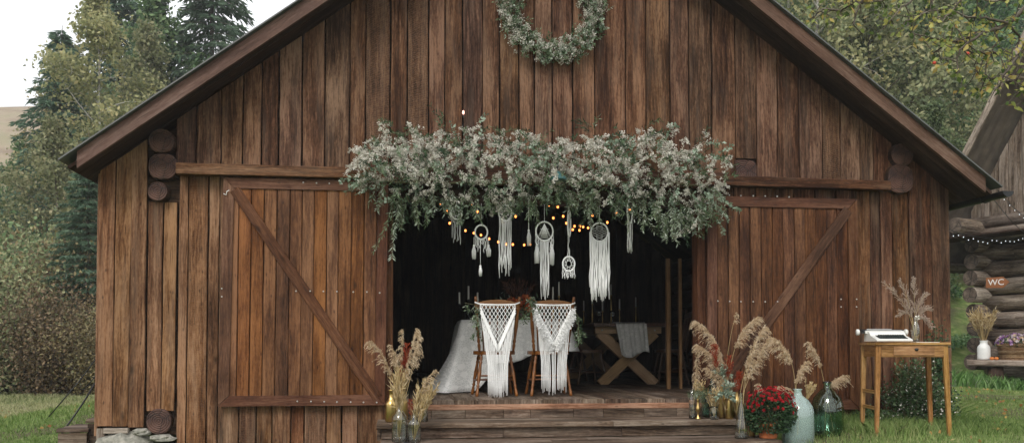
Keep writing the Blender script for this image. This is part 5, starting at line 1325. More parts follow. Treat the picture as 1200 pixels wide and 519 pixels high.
# ------------------------------------------------------------------ bottles, plumes and pots
def bottle(px,py,Y,prof,mat,label,cat='bottle',name='glass_bottle',wall=.0035,grp=None,z=None,solid=False,base=None):
    """prof in photo pixels (radius,height) scaled to metres at its place"""
    c=at(px,py,Y); 
    if z is not None: c=Vector((c.x,Y,z))
    k=(at(px+1,py,Y)-at(px,py,Y)).length
    P=[(max(r*k,.0001),h*k) for r,h in prof]
    if not solid: P+= [(max(r-wall,.0001),max(h,wall*1.2) if i else wall*1.5) for i,(r,h) in reversed(list(enumerate(P)))]
    t=empty(name,c,label,cat,grp); mb=MB(); mb.lathe(P,n=28); mb.build('body',mat,t)
    return t,k
def plume(base,neck,tip,droop,label,fil=700,fl=.075,w=.034,mat=None,head=.42,name='pampas_plume',grp='dried pampas plumes by the doorway',cat='pampas plume',curl=1.0,red=False):
    """grass stem from base through neck to tip; head bends by vector droop"""
    base=Vector(base);neck=Vector(neck);tip=Vector(tip);droop=Vector(droop)
    n=22; pts=[]
    for i in range(n+1):
        t=i/n; a=base.lerp(neck,min(1,t*2)) if t<.5 else None
        # quadratic bezier then droop at the end
        q=base*(1-t)**2+neck*2*t*(1-t)+tip*t*t
        u=max(0,(t-(1-head))/head); q=q+droop*u**1.6*1.15+Vector((0,0,-abs(droop.x)*.5*u**3))
        pts.append(q)
    root=empty(name,base,label,cat,grp); pts=[p-base for p in pts]
    mb=MB(); mb.tube(pts,[.0026-.0016*i/n for i in range(n+1)],n=5,r=.5); mb.build('stem',M['straw'],root)
    A=np.array([tuple(p) for p in pts]); K=max(14,int(fil/10.5)); per=24
    u=(1-head)+head*np.sort(rng.random(K)); f=np.minimum(u*n,n-1e-3); i=f.astype(int); fr=(f-i)[:,None]; P=A[i]*(1-fr)+A[i+1]*fr; T=A[i+1]-A[i]; T/=np.linalg.norm(T,axis=1,keepdims=True)
    uu=(u-(1-head))/head; env=np.clip(np.sin(np.clip(uu*.80+.16,0,1)*math.pi),.15,1)**.6
    side=unit(K); side-=T*np.sum(side*T,1,keepdims=True); side/=np.linalg.norm(side,axis=1,keepdims=True)
    drn=np.array(tuple(droop.normalized())) if droop.length>1e-4 else np.zeros(3)
    Lb=fl*1.25*env*rng.uniform(.45,1.2,K)+.012
    Q=[];DD=[];RR=[];rb=rng.random(K)
    for k_ in range(per):
        t_=(k_+rng.random(K))/per; t2=t_[:,None]; d=T*.8+side*.42+curl*(drn*.3)
        q=P+d*Lb[:,None]*t2+np.array([0,0,-1.])*curl*(Lb[:,None]*t2**2*.75)
        dv=d*(1-t2*.5)+np.array([0,0,-1.])*curl*(t2*1.2)+unit(K)*.38
        Q.append(q);DD.append(dv);RR.append(np.clip(rb*.5+rng.random(K)*.5,0,1))
    Q=np.concatenate(Q);DD=np.concatenate(DD); m_=len(Q)
    np_obj('plume',leaves(Q,DD,rng.uniform(.010,.026,m_)*(fl/.08)**.5,rng.uniform(.002,.0042,m_)),4,np.concatenate(RR),mat or M['pampas'],root)
    return root
def pl(Y,b_,nk,tp,dr,label,**k):
    """photo pixels at depth Y"""
    B=at(b_[0],b_[1],Y);K=at(nk[0],nk[1],Y+.0);T=at(tp[0],tp[1],Y); s=(at(601,400,Y)-at(600,400,Y)).length
    return plume(B,K,T,(dr[0]*s,random.uniform(-.03,.0),-dr[1]*s),label,**k)
bot=lambda r,hs,nr,h,lip=1.15:[(r*.9,0),(r,1.5),(r,hs*.8),(r*.97,hs*.9),(r*.7,hs),(nr*1.2,hs+(h-hs)*.25),(nr,hs+(h-hs)*.5),(nr,h-1.5),(nr*lip,h-1.2),(nr*lip,h)]
T1=.147; T2=.012
# ---- left cluster
bottle(458.5,493,-.38,bot(7.2,25,2.6,38,1.4),M['gold'],'gilt bottle farthest left of the doorway on the upper tread',name='gilt_bottle',z=T1,solid=True,grp='gilt bottles by the doorway')
bottle(472,490,-.24,bot(6,25,2.4,34,1.4),M['gold'],'gilt bottle half hidden behind the tall clear bottle on the left',name='gilt_bottle',z=T1,solid=True,grp='gilt bottles by the doorway')
bottle(468,516,-.72,bot(9,33,2.6,53),M['clear'],'tall clear glass bottle with long neck on the lower tread at the left',z=T2)
bottle(485.5,516,-.74,bot(8,26,2.4,38),M['clear'],'shorter clear glass bottle beside the tall one on the lower tread',z=T2)
bottle(495,494,-.4,[(6.2,0),(6.6,1),(6.6,28),(6.3,28.2)],M['clear'],'straight clear glass vase on the upper tread right of the left bottles',z=T1,name='glass_vase',cat='vase')
pl(-.72,(468,512),(474,440),(485,380),(3,4),'tallest upright pampas plume in the left cluster',head=.5,fl=.08,fil=1100)
pl(-.70,(467,512),(468,450),(476,385),(-4,0),'second upright pampas plume left of the tallest',head=.42,fl=.06,fil=800)
pl(-.38,(458,470),(458,425),(452,418),(-16,-22),'pampas plume arching down to the left in front of the barn door',head=.6,fl=.08,fil=900)
pl(-.40,(460,470),(465,430),(470,412),(-10,-10),'short pampas plume curling left above the gilt bottle',head=.5,fl=.07,fil=600)
pl(-.72,(485,512),(488,460),(500,440),(8,-8),'small curled pampas plume at the right of the left cluster',head=.45,fl=.06,fil=600)
pl(-.3,(474,470),(484,430),(492,392),(0,2),'pampas plume leaning right behind the tallest one',head=.5,fl=.07,fil=800)
pl(-.72,(468,512),(476,455),(477,405),(0,0),'upper rust-red feather in the left cluster',mat=M['rust'],head=.28,fl=.06,fil=500,name='red_feather_grass',cat='feather grass',grp='rust red feather grasses',curl=0)
pl(-.70,(466,512),(466,460),(471,425),(0,0),'middle rust-red feather in the left cluster',mat=M['rust'],head=.34,fl=.05,fil=400,name='red_feather_grass',cat='feather grass',grp='rust red feather grasses',curl=0)
pl(-.73,(484,514),(482,490),(481,470),(0,0),'low rust-red feather inside the shorter clear bottle',mat=M['rust'],head=.5,fl=.035,fil=250,name='red_feather_grass',cat='feather grass',grp='rust red feather grasses',curl=0)
q=at(468,516,-.72); tuft('dried_grass_bunch',Vector((q.x,-.72,T2+.01)),34,.62,.12,M['straw'],'pale dried wheat grass in the tall clear bottle on the left','dried grass',wd=.008)
q=at(485,516,-.74); tuft('dried_grass_bunch',Vector((q.x,-.74,T2+.01)),30,.46,.2,M['straw'],'pale dried grass in the shorter clear bottle on the left','dried grass',wd=.008,lean=(.16,0))
q=at(495,494,-.4); tuft('dried_grass_bunch',Vector((q.x,-.4,T1+.01)),26,.36,.28,M['straw'],'dried grass in the straight vase leaning towards the lace cloth','dried grass',wd=.009,lean=(.2,0))
# lantern ring peeking in
q=at(476,520,-.95); t=empty('small_lantern',(q.x,-.93,T2),'small black lantern top with ring handle on the lower tread','lantern'); k=.0075
mb=MB(); mb.lathe([(.035,0),(.035,.006),(.03,.008),(.02,.02),(.0001,.022)],n=14); mb.build('lid',M['black'],t)
mb=MB(); mb.tube([(.026*math.cos(a*.3),0,.026+.02*math.sin(a*.3)) for a in range(22)],.003,n=5,caps=False); mb.build('ring_handle',M['black'],t)
# ---- right cluster
bottle(811.5,487,-.35,[(3.6,0),(4,1),(4,32),(3.8,32.2)],M['clear'],'slim clear glass vase farthest left in the right-hand cluster',z=T1,name='glass_vase',cat='vase')
bottle(818,489,-.42,[(3.4,0),(3.3,1),(1.2,3),(1.0,7),(2.6,9),(2.8,13),(1.4,16),(1.2,21),(1.7,22)],M['gold'],'tiny gilt candle holder beside the slim vase',name='gilt_bottle',z=T1,solid=True,grp='gilt bottles by the doorway')
bottle(837,490,-.48,[(4.6,0),(5.2,2),(5.4,8),(4.6,12),(4.4,15)],M['clear'],'small round glass jar with dried grass left of the gilt bottles',z=T1,name='glass_jar',cat='jar')
bottle(846,489,-.36,bot(4,26,1.5,42,1.3),M['gold'],'leftmost of the three slim gilt bottles right of the doorway',name='gilt_bottle',z=T1,solid=True,grp='gilt bottles by the doorway')
bottle(854.5,491,-.44,bot(4.6,24,1.6,37,1.3),M['gold'],'middle one of the three slim gilt bottles right of the doorway',name='gilt_bottle',z=T1,solid=True,grp='gilt bottles by the doorway')
bottle(863.5,490,-.34,bot(4,22,1.5,34,1.3),M['gold'],'right one of the three slim gilt bottles behind the flask',name='gilt_bottle',z=T1,solid=True,grp='gilt bottles by the doorway')
bottle(835,484,-.22,[(10,0),(12,3),(12.5,18),(11,26),(6,33),(2.6,37),(2.4,50),(3.4,51),(3.4,53)],M['dgreen'],'dark green demijohn behind the small jar right of the doorway',z=T1,name='demijohn')
bottle(869,511.5,-.80,[(7.4,0),(7.8,1.5),(6.5,16),(3.6,34),(1.9,40),(1.8,50),(2.3,51)],M['clear'],'clear conical glass flask on the lower tread beside the red flowers',z=T2,name='glass_flask',cat='flask')
bottle(881.5,511,-.66,bot(3.4,16,1.4,27,1.3),M['gold'],'short gilt bottle between the flask and the flower pot',name='gilt_bottle',z=T2,solid=True,grp='gilt bottles by the doorway')
zg=lambda p,Y: gz(p.x,Y)
q=at(935.5,520,-.75); bottle(935.5,521,-.75,[(15,0),(17.6,2),(17.2,37),(15.8,43),(11,50),(5,55),(3.8,60),(5,61),(5,62)],M['aqua'],'milky aqua square-shouldered bottle right of the red flowers',z=zg(q,-.75)+.0,name='demijohn',wall=.006)
q=at(970,516,-.55); bottle(970,516,-.55,[(14,0),(17,3),(17.2,33),(14.8,42),(8,50),(4,53),(3.6,57),(4.8,58),(4.8,60)],M['dgreen'],'large clear green demijohn on the grass farthest right of the bottles',z=zg(q,-.55),name='demijohn',wall=.005)
G_='dried pampas plumes by the doorway'
pl(-.35,(812,484),(815,450),(816,408),(0,4),'upright pampas plume in the slim vase at the far left of the right cluster',head=.6,fl=.07,fil=700)
pl(-.40,(846,480),(852,410),(835,391),(-18,-20),'large pampas plume arching left at the top of the right cluster',head=.5,fl=.10,fil=1300)
pl(-.36,(848,480),(858,400),(872,384),(14,-16),'large pampas plume arching right, highest in the right cluster',head=.42,fl=.10,fil=1300)
pl(-.42,(846,482),(848,428),(832,414),(-14,-14),'pampas plume drooping left below the large arching one',head=.5,fl=.085,fil=1000)
pl(-.42,(855,482),(862,440),(850,425),(-10,-12),'pampas plume drooping in front of the dark green demijohn',head=.5,fl=.08,fil=800)
pl(-.5,(863,484),(872,430),(884,402),(10,-20),'broad fluffy pampas plume above the flask',head=.45,fl=.11,fil=1500)
pl(-.5,(864,484),(875,440),(892,420),(8,-25),'pampas plume falling right above the red flowers',head=.5,fl=.09,fil=1100)
pl(-.45,(850,484),(845,450),(836,440),(-8,-12),'small pampas plume low beside the gilt bottles',head=.5,fl=.06,fil=600)
pl(-.45,(862,484),(856,452),(846,442),(-10,-10),'short pale pampas plume just over the gilt bottles',head=.5,fl=.06,fil=600)
pl(-.80,(866,508),(872,450),(883,398),(2,0),'long thin grass stem rising from the flask',head=.25,fl=.03,fil=250)
pl(-.80,(873,508),(868,450),(876,432),(2,-6),'short grass stem leaning inside the flask',head=.3,fl=.05,fil=250)
pl(-.36,(846,480),(852,400),(863,366),(0,0),'thin upright grass tip rising above every plume in the right cluster',head=.2,fl=.05,fil=200)
pl(-.75,(934,510),(934,425),(922,412),(-16,-20),'pampas plume arching left from the milky aqua bottle',head=.34,fl=.10,fil=1300)
pl(-.75,(935,510),(930,450),(936,434),(8,-12),'upright pampas plume in the mouth of the milky aqua bottle',head=.34,fl=.075,fil=900)
pl(-.75,(935,510),(938,462),(926,456),(-12,-8),'low pampas plume at the left of the milky aqua neck',head=.26,fl=.06,fil=600)
pl(-.55,(978,512),(966,445),(958,414),(-10,-16),'pampas plume on a long bare stem above the green demijohn',head=.24,fl=.075,fil=900)
pl(-.55,(966,512),(968,455),(975,447),(14,-12),'pampas plume drooping right over the green demijohn shoulder',head=.3,fl=.08,fil=900)
pl(-.6,(900,490),(900,468),(894,456),(-6,-8),'small pampas plume just left of the red flowers',head=.5,fl=.06,fil=400)
for px,py,lb in ((837,417,'rust-red feather high between the arching plumes'),(866,448,'fan of rust-red leaves above the flask neck'),(853,430,'small rust-red feather behind the pale plumes')):
    pl(-.47,(850,480),(px+(850-px)*.3,py+30),(px,py-10),(0,0),lb,mat=M['rust'],head=.32,fl=.065,fil=500,name='red_feather_grass',cat='feather grass',grp='rust red feather grasses',curl=0)
for px,py,Y,n_,h,ln,lb,mt in ((837,488,-.48,26,.26,(0,0),'dried grass in the small round jar',M['straw']),(945,470,-.72,30,.17,(.35,0),'yellow dried leaves at the right of the milky aqua neck',M['straw']),(818,470,-.42,16,.2,(.1,0),'thin dried stems in the tiny gilt holder',M['straw'])):
    q=at(px,py,Y); tuft('dried_grass_bunch',q,n_,h,.4,mt,lb,'dried grass',wd=.012,lean=ln)
# green and silver foliage bunches
def leafbunch(px,py,Y,n_,l,mat,label,dirs,ln=.03,wd=.012,name='leafy_bunch'):
    q=at(px,py,Y); B=[(random.uniform(-.02,.02),random.uniform(-.02,.02),0) for _ in range(n_)]; D=[(dirs[0]+random.gauss(0,.6),random.gauss(-.2,.3),dirs[1]+random.gauss(0,.4)) for _ in range(n_)]
    V,Rn,ST=sprig_set(B,D,[l*random.uniform(.5,1.1) for _ in B],.014,ln,wd,rng.uniform(.2,1,n_),curl=.9)
    r0=empty(name,q,label,'greenery'); np_obj('leaves',V,4,Rn,mat,r0); mb=MB()
    for p_ in ST: mb.tube(p_,.0016,n=3,caps=False,r=.5)
    mb.build('stems',M['stem'],r0)
leafbunch(828,463,-.5,16,.16,M['green'],'green fir-like sprigs drooping over the tiny gilt holder',(-.7,.5),.035,.006)
leafbunch(848,462,-.52,14,.16,M['sage'],'silvery leaves hanging in front of the gilt bottles',(.3,.3),.04,.02)
leafbunch(844,440,-.45,10,.12,M['sage'],'silvery sprig behind the pale plumes',(.2,.6),.03,.015)
# ---- potted red flowers
q=at(899,513,-.78); zb_=T2
k=(at(900,500,-.78)-at(899,500,-.78)).length
pot=empty('flower_pot',(q.x,-.80,T2),'small orange terracotta pot under the red flowers','pot')
mb=MB(); mb.lathe([(9.2*k,0),(9.6*k,.006),(11.4*k,13*k),(12.4*k,13*k),(12.6*k,16.5*k),(11.6*k,16.5*k),(10.5*k,13*k),(.0001,12.5*k)],n=24); mb.build('body',M['terra'],pot)
M['red']=leafm('crimson_petals',[(.16,.004,.008),(.33,.008,.014),(.47,.02,.025)],.15)
M['mumleaf']=leafm('dark_mum_leaves',[(.012,.03,.012),(.028,.065,.025),(.07,.12,.05)],.15)
fb=empty('red_chrysanthemum',(q.x+.02,-.80,T2+15*k),'round mass of crimson flowers over dark leaves in the terracotta pot','flowers')
r_=28*k; nf=125; d=unit(nf); d[:,2]=np.abs(d[:,2])**.7*1.0+.0; d[:,1]=-np.abs(d[:,1])*np.sign(rng.random(nf)-.18); P=d*np.array([r_,r_*.9,r_*1.05])*rng.uniform(.88,1.08,(nf,1))+np.array([0,0,.10])
pet=[];rn=[]; rn0=rng.random(nf); t0=np.cross(d,unit(nf)); t0/=np.linalg.norm(t0,axis=1,keepdims=True); b0=np.cross(d,t0)
for ring_,el,sz in ((9,.15,.018),(7,.7,.014)):
    for i in range(ring_):
        a=2*math.pi*i/ring_; pet.append(leaves(P,t0*math.cos(a)+b0*math.sin(a)+d*el,sz,.010)); rn.append(np.clip(rn0+.1*el,0,1))
np_obj('blooms',np.concatenate(pet),4,np.concatenate(rn),M['red'],fb)
nl=3600; d=unit(nl); d[:,2]=d[:,2]*.95; P=d*np.array([r_*.98,r_*.9,r_*.95])*rng.uniform(.35,1.02,(nl,1))**.6+np.array([0,0,.085]); P[:,2]=np.maximum(P[:,2],-.05); np_obj('leaves',leaves(P,d+unit(nl)*.8,.032,.016),4,rng.random(nl),M['mumleaf'],fb)
mb=MB()
for i in range(14):
    a=random.uniform(0,6.28); mb.tube([(0,0,-.03),(math.cos(a)*.04,math.sin(a)*.04,.04),(math.cos(a)*.13,math.sin(a)*.12,.12)],.003,n=4)
mb.build('stems',M['stem'],fb)

# ------------------------------------------------------------------ small table with typewriter
fl_=at(1034.5,511,0)
# find the depth where the front-left foot meets the lawn
best=None
for i in range(200):
    Y=-1.4+i*.01; p=at(1034.5,511,Y); e_=abs(p.z-(gz(p.x,Y)+.005))
    if best is None or e_<best[0]: best=(e_,Y,p)
TY=best[1]; FL=best[2]; trz=R(-11)
topz=at(1030,401,TY).z; TH_=topz-FL.z
k=(at(1035,450,TY)-at(1034,450,TY)).length; TWd=(at(1107,401,TY).x-at(1027,401,TY).x)*1.0; TDp=.42
tab=empty('side_table',(FL.x,TY,FL.z),'tall honey-coloured wooden table with drawer on the lawn beside the barn','table',rz=trz)
x0=-.055; mb=MB()
mb.board((x0,TDp*.25,TH_-.011),(x0+TWd,TDp*.25,TH_-.011),(0,1,0),TDp*.5+.02,.022,r=.4); mb.board((x0,TDp*.77,TH_-.011),(x0+TWd,TDp*.77,TH_-.011),(0,1,0),TDp*.5+.02,.022,r=.6)
mb.build('tabletop',M['tabwood'],tab)
xa_,xb_=x0+.035,x0+TWd-.035
for (x,y,sx_,sy_) in ((xa_,.03,-1,-1),(xb_,.03,1,-1),(xa_,TDp-.03,-1,1),(xb_,TDp-.03,1,1)):
    mb=MB(); mb.board((x+.025*sx_,y+.01*sy_,-.05 if sy_<0 else -.1),(x,y,TH_-.024),(1,0,0),.03,.034,w1=.045,r=random.random(),ch=.003); mb.build('leg',M['tabwood'],tab)
mb=MB(); mb.board((xa_+.02,.012,TH_-.075),(xb_-.02,.012,TH_-.075),(0,0,1),.1,.02,r=.55); mb.build('apron',M['tabwood'],tab)
for x in (xa_,xb_): mb=MB(); mb.board((x,.05,TH_-.075),(x,TDp-.05,TH_-.075),(0,0,1),.1,.02,r=.3); mb.build('apron',M['tabwood'],tab)
mb=MB(); mb.board((xa_+.02,TDp-.02,TH_-.075),(xb_-.02,TDp-.02,TH_-.075),(0,0,1),.1,.02,r=.55); mb.build('apron',M['tabwood'],tab)
mb=MB(); mb.board((xa_+.12,.0,TH_-.074),(xb_-.1,.0,TH_-.074),(0,0,1),.075,.012,r=.35,ch=.002); dr=mb.build('drawer',M['tabwood'],tab)
mb=MB(); mb.lathe([(.017,0),(.016,-.004),(.0001,-.005)],o=((xa_+xb_)/2+.03,-.007,TH_-.06),n=16,axis='y',sx=1,sy=.8); mb.build('lock_plate',M['black'],dr)
for z_ in (.35,.22):
    mb=MB(); mb.board((xa_-.012,.05,z_*TH_/.75),(xa_-.012,TDp-.03,z_*TH_/.75),(0,0,1),.03,.018,r=.4); mb.build('stretcher',M['tabwood'],tab)
def ontab(lx,ly,dz=0):
    p=Vector((lx,ly,TH_+dz)); p.rotate(Matrix.Rotation(trz,3,'Z')); return Vector((FL.x,TY,FL.z))+p
# typewriter
ty_=empty('typewriter',ontab(x0+TWd*.34-.03,TDp*.55,.001),'white portable typewriter with dark keys on the honey-coloured table','typewriter',rz=trz+R(2))
M['tw']=plain('ivory_typewriter_paint',(.72,.72,.68),.35,nz=.06)
W_=.155
mb=MB(); prf=[(-.17,.006),(-.175,.022),(-.155,.03),(-.03,.062),(.0,.092),(.06,.108),(.10,.108),(.125,.098),(.13,.006)]
mb.prism([(-W_,y,z) for y,z in prf][::-1],(2*W_,0,0),r=.5); o=mb.build('body',M['tw'],ty_)
bv=o.modifiers.new('round','BEVEL'); bv.width=.006; bv.segments=2
# keyboard recess lies on the slope
sl_d=Vector((0,.125,.032)).normalized(); nr_=Vector((0,-.032,.125)).normalized()
mb=MB(); o_=Vector((-W_+.035,-.15,.0318))+nr_*.0012
mb.prism([o_,o_+Vector((2*W_-.07,0,0)),o_+Vector((2*W_-.07,0,0))+sl_d*.112,o_+sl_d*.112],nr_*.002,r=.5); mb.build('keyboard_bed',M['black'],ty_)
kb=MB()
for r_ in range(4):
    for c_ in range(11):
        q=o_+Vector((.014+c_*.0205+r_*.004,0,0))+sl_d*(.014+r_*.026)+nr_*.003
        kb.prism([q+Vector((-.007,0,0))-sl_d*.008,q+Vector((.007,0,0))-sl_d*.008,q+Vector((.007,0,0))+sl_d*.008,q+Vector((-.007,0,0))+sl_d*.008],nr_*.009,r=.5)
kb.build('keys',plain('dark_key_plastic',(.03,.045,.045),.3),ty_)
mb=MB(); mb.lathe([(.013,-.2),(.013,.17)],o=(0,.075,.104),n=16,axis='x'); mb.build('platen',M['black'],ty_)
mb=MB(); mb.prism([(-.17,.045,.078),(.168,.045,.078),(.168,.125,.078),(-.17,.125,.078)],(0,0,.026)); mb.build('carriage',M['tw'],ty_)
for s in (-1,1):
    mb=MB(); mb.lathe([(.012,0),(.026,s*.004),(.028,s*.02),(.024,s*.026),(.0001,s*.027)][::s],o=(-.215 if s<0 else .18,.07,.09),n=18,axis='x'); mb.build('platen_knob',M['tw'],ty_)
mb=MB(); mb.tube([(-.2,.07,.09),(-.16,.07,.09)],.008,n=8); mb.tube([(-.175,.05,.1),(-.2,.02,.105),(-.205,.0,.1)],.004,n=6); mb.build('carriage_lever',M['black'],ty_)
mb=MB(); mb.prism([(-.13,.11,.095),(.10,.11,.095),(.095,.135,.118),(-.125,.135,.118)],(0,.003,.003)); mb.build('paper_rest',M['tw'],ty_)
# paper sheets and vase
mb=MB(); mb.prism([(-.09,-.07,0),(.1,-.08,0),(.11,.07,0),(-.08,.08,0)],(0,0,.003)); o=mb.build('paper_sheet',M['white'],loc=ontab(x0+TWd*.74,TDp*.35,.001),rz=trz); tag(o,'white paper sheets lying between typewriter and vase','paper')
vp=ontab(x0+TWd*.69,TDp*.6,.004)
v=empty('glass_bottle',vp,'clear glass bottle of dried grasses on the honey-coloured table','bottle'); mb=MB(); P=[(.032,0),(.036,.01),(.036,.12),(.03,.15),(.018,.175),(.015,.2),(.015,.225),(.019,.227)]; P+= [(r-.003,max(h,.005)) for r,h in reversed(P)]; P[-1]=(.0001,.005); mb.lathe(P,n=24); mb.build('body',M['clear'],v)
kx=(at(1080,380,TY+.2)-at(1079,380,TY+.2)).length
Ms=leafm('pinkish_dry_grass',[(.3,.22,.17),(.46,.36,.29),(.62,.54,.47)],.3,rough=.9)
for k_,(dx,dz,drp,lb) in enumerate(((-28,68,(-8,-2),'longest dried stem leaning left in the table bottle'),(-14,66,(-2,0),'dried stem second from the left in the table bottle'),(-2,64,(0,2),'upright dried stem in the table bottle'),(6,56,(6,-3),'dried stem right of the upright one in the table bottle'),(14,44,(5,-7),'dried stem bending right in the table bottle'),(12,30,(8,-10),'lowest dried stem drooping right from the table bottle'),(-10,40,(-8,-8),'low dried stem drooping left from the table bottle'))):
    b0_=vp+Vector((random.uniform(-.01,.01),0,.012)); tip=vp+Vector((dx*kx,random.uniform(-.03,.03),dz*kx+.02)); plume(b0_,vp+Vector((dx*kx*.15,0,.26)),tip,(drp[0]*kx,0,drp[1]*kx),lb,fil=420,fl=.05,w=.04,head=.55,mat=Ms,name='dried_grass_plume',cat='dried plume',grp='dried stems in the table bottle',curl=.0)
q=vp+Vector((.005,-.03,.215)); n_=26; d=unit(n_); o=np_obj('white_dried_flower',leaves(d*.004,d,.022,.02),4,rng.random(n_),M['white_fl'],None,q); tag(o,'small white dried flower at the mouth of the table bottle','flower')
q=vp+Vector((.0,-.02,.30+.05)); d=unit(n_)
# ------------------------------------------------------------------ rose bush and tufts at the wall
def bushmesh(name,loc,env,nst,nleaf,lsz,lmat,label,wfl=0,cat='bush'):
    root=empty(name,loc,label,cat); mb=MB(); T=[]
    for s in range(nst):
        tx,ty2,tz=env(); q=[]
        for j in range(7):
            u=j/6; q.append(Vector((tx*u**.8*1.0+random.uniform(-.015,.015),ty2*u+random.uniform(-.015,.015),tz*math.sin(u*1.45)/math.sin(1.45))))
        mb.tube(q,[.005-.0006*j for j in range(7)],n=4,caps=False,r=.5); T+=q[1:]; T+=[q[j].lerp(q[j+1],.5) for j in range(2,6)]
    mb.build('stems',M['stem'],root); T=np.array([tuple(t) for t in T]); i=rng.integers(0,len(T),nleaf); P=T[i]+rng.normal(size=(nleaf,3))*.035; P[:,2]=np.abs(P[:,2]); D=unit(nleaf)+[0,-.3,.1]
    np_obj('leaves',leaves(P,D,lsz*rng.uniform(.6,1.2,nleaf),lsz*.55),4,np.clip(rng.random(len(T))[i]*.5+rng.random(nleaf)*.5,0,1),lmat,root)
    if wfl: i=rng.integers(0,len(T),wfl); P=T[i]+rng.normal(size=(wfl,3))*.035+[0,-.03,0]; P[:,2]=np.abs(P[:,2]); np_obj('pale_blossoms',leaves(P,unit(wfl),.022,.018),4,rng.random(wfl),M['white_fl'],root)
    return root
M['bushleaf']=leafm('rose_leaves',[(.02,.045,.02),(.045,.09,.035),(.09,.15,.06),(.2,.27,.15)],.2)
bx0=at(1068,494,-.3)
def env1():
    a=random.gauss(0,1); x=max(-.5,min(.34,a*.26)); return (x,random.uniform(-.22,.12),max(.12,.70-abs(x-.03)*1.15)*random.uniform(.45,1.05))
bushmesh('rose_bush',(bx0.x,-.28,gz(bx0.x,-.28)),env1,90,4600,.034,M['bushleaf'],'dark leafy bush with small pale blossoms under the honey-coloured table',wfl=380)
def env2(): return (random.uniform(-.05,.12),random.uniform(-.1,.05),random.uniform(.5,1.02))
bx=at(1094,490,-.12); bushmesh('climbing_stem_plant',(bx.x,-.14,gz(bx.x,-.14)),env2,16,900,.034,M['mumleaf'],'tall thin climbing plant behind the right table leg',cat='plant')
bx=at(1110,492,-.2)
def gtuft(px,Y,n_,h,sp,label,lean=0):
    q=at(px,490,Y); a=rng.uniform(0,6.28,n_); s=rng.random(n_)*sp; D=np.stack([np.cos(a)*s+lean,np.sin(a)*s,np.ones(n_)],-1); hh=h*rng.uniform(.6,1,n_)[:,None]; W_=np.cross(D,unit(n_)); W_/=np.linalg.norm(W_,axis=1,keepdims=True); w_=.0035
    Bs=rng.normal(size=(n_,3))*[.03,.03,0]; m1=Bs+D*hh*.5; m2=m1+(D*[1.5,1.5,.45])*hh*.35; e1=m2+(D*[1.6,1.6,-.25])*hh*.3
    V=np.concatenate([np.stack([Bs-W_*w_,Bs+W_*w_,m1+W_*w_,m1-W_*w_],1).reshape(-1,3),np.stack([m1-W_*w_,m1+W_*w_,m2+W_*w_*.8,m2-W_*w_*.8],1).reshape(-1,3),np.stack([m2-W_*w_*.8,m2+W_*w_*.8,e1+W_*w_*.1,e1-W_*w_*.1],1).reshape(-1,3)])
    o=np_obj('grass_tuft',V,4,np.tile(rng.random(n_)*.8+.1,3),M['grass'],None,Vector((q.x,Y,gz(q.x,Y)))); return tag(o,label,'grass tuft')
gtuft(1112,-.25,150,.36,.8,'long-bladed grass tuft at the right corner of the barn',.25)
gtuft(1030,-.2,60,.25,.8,'small grass tuft behind the left leg of the honey-coloured table')
# ------------------------------------------------------------------ apple tree branch
AY=-1.7
ap=empty('apple_tree',(7.2,AY,0),'apple tree reaching in from the top right with dark twigs and yellow-green leaves','tree'); AO=ap.location
mb=MB(); mb.tube([(0,0,-.2),(.05,0,.8),(-.05,.02,1.6),(.0,0,2.3),(-.15,0,3.0)],[.17,.14,.12,.11,.08],n=12,r=.5); mb.build('trunk',M['bark'],ap)
LPT=[]; brs=[]
def w2(px,py,dy=0): return at(px,py,AY+dy)-AO
def limb(px_pts,r0,r1,dy=0,par=None):
    pts=[w2(a,b_,dy+random.uniform(-.04,.04)) for a,b_ in px_pts]
    # smooth
    sp=[]
    for i in range(len(pts)-1):
        p0=pts[max(i-1,0)];p1=pts[i];p2=pts[i+1];p3=pts[min(i+2,len(pts)-1)]
        for t in (0,.25,.5,.75): sp.append(.5*((2*p1)+(p2-p0)*t+(2*p0-5*p1+4*p2-p3)*t*t+(3*p1-p0-3*p2+p3)*t**3))
    sp.append(pts[-1]); sp=[q+Vector((random.uniform(-.01,.01),0,random.uniform(-.01,.01))) for q in sp]
    n=len(sp); mb_.tube(sp,[r0+(r1-r0)*i/(n-1) for i in range(n)],n=6,r=.5); brs.append(sp); return sp
mb_=MB()
main=[[(1330,-120),(1260,-40),(1215,-5),(1180,28),(1150,40),(1122,47),(1095,62)],[(1330,-120),(1280,-30),(1235,25),(1200,60),(1178,85),(1172,102)],[(1300,-100),(1210,-60),(1140,-40),(1080,-22),(1020,-8),(985,14)],[(1330,-120),(1290,10),(1250,60),(1215,95),(1190,112)]]
for i,m_ in enumerate(main): limb(m_,.026,.006,dy=(0,-.25,.2,-.1)[i])
mb_.tube([(-.15,0,3.0),w2(1330,-120)],[.08,.028],n=8,r=.5)
subs=[[(1150,40),(1132,52),(1122,68),(1124,88)],[(1122,47),(1108,50),(1088,44),(1070,38)],[(1180,28),(1160,22),(1135,20),(1105,12),(1080,16)],[(1178,85),(1165,92),(1150,88),(1140,78)],[(1172,62),(1150,62),(1135,60),(1120,50)],[(1200,60),(1190,90),(1196,118)],[(1080,-22),(1070,0),(1052,12),(1040,30)],[(1020,-8),(1005,10),(1000,28)],[(1100,-30),(1092,0),(1078,18),(1062,24)],[(1165,30),(1168,50),(1155,75),(1160,100)],[(1215,-5),(1190,-2),(1165,2),(1140,-2)],[(985,14),(965,12),(950,22)],[(1140,-40),(1130,-10),(1120,10),(1100,28)],[(1180,28),(1195,45),(1185,62)],[(1060,-20),(1045,-5),(1030,2),(1010,4)]]
for i,m_ in enumerate(subs): limb(m_,.011,.0045,dy=random.uniform(-.3,.25))
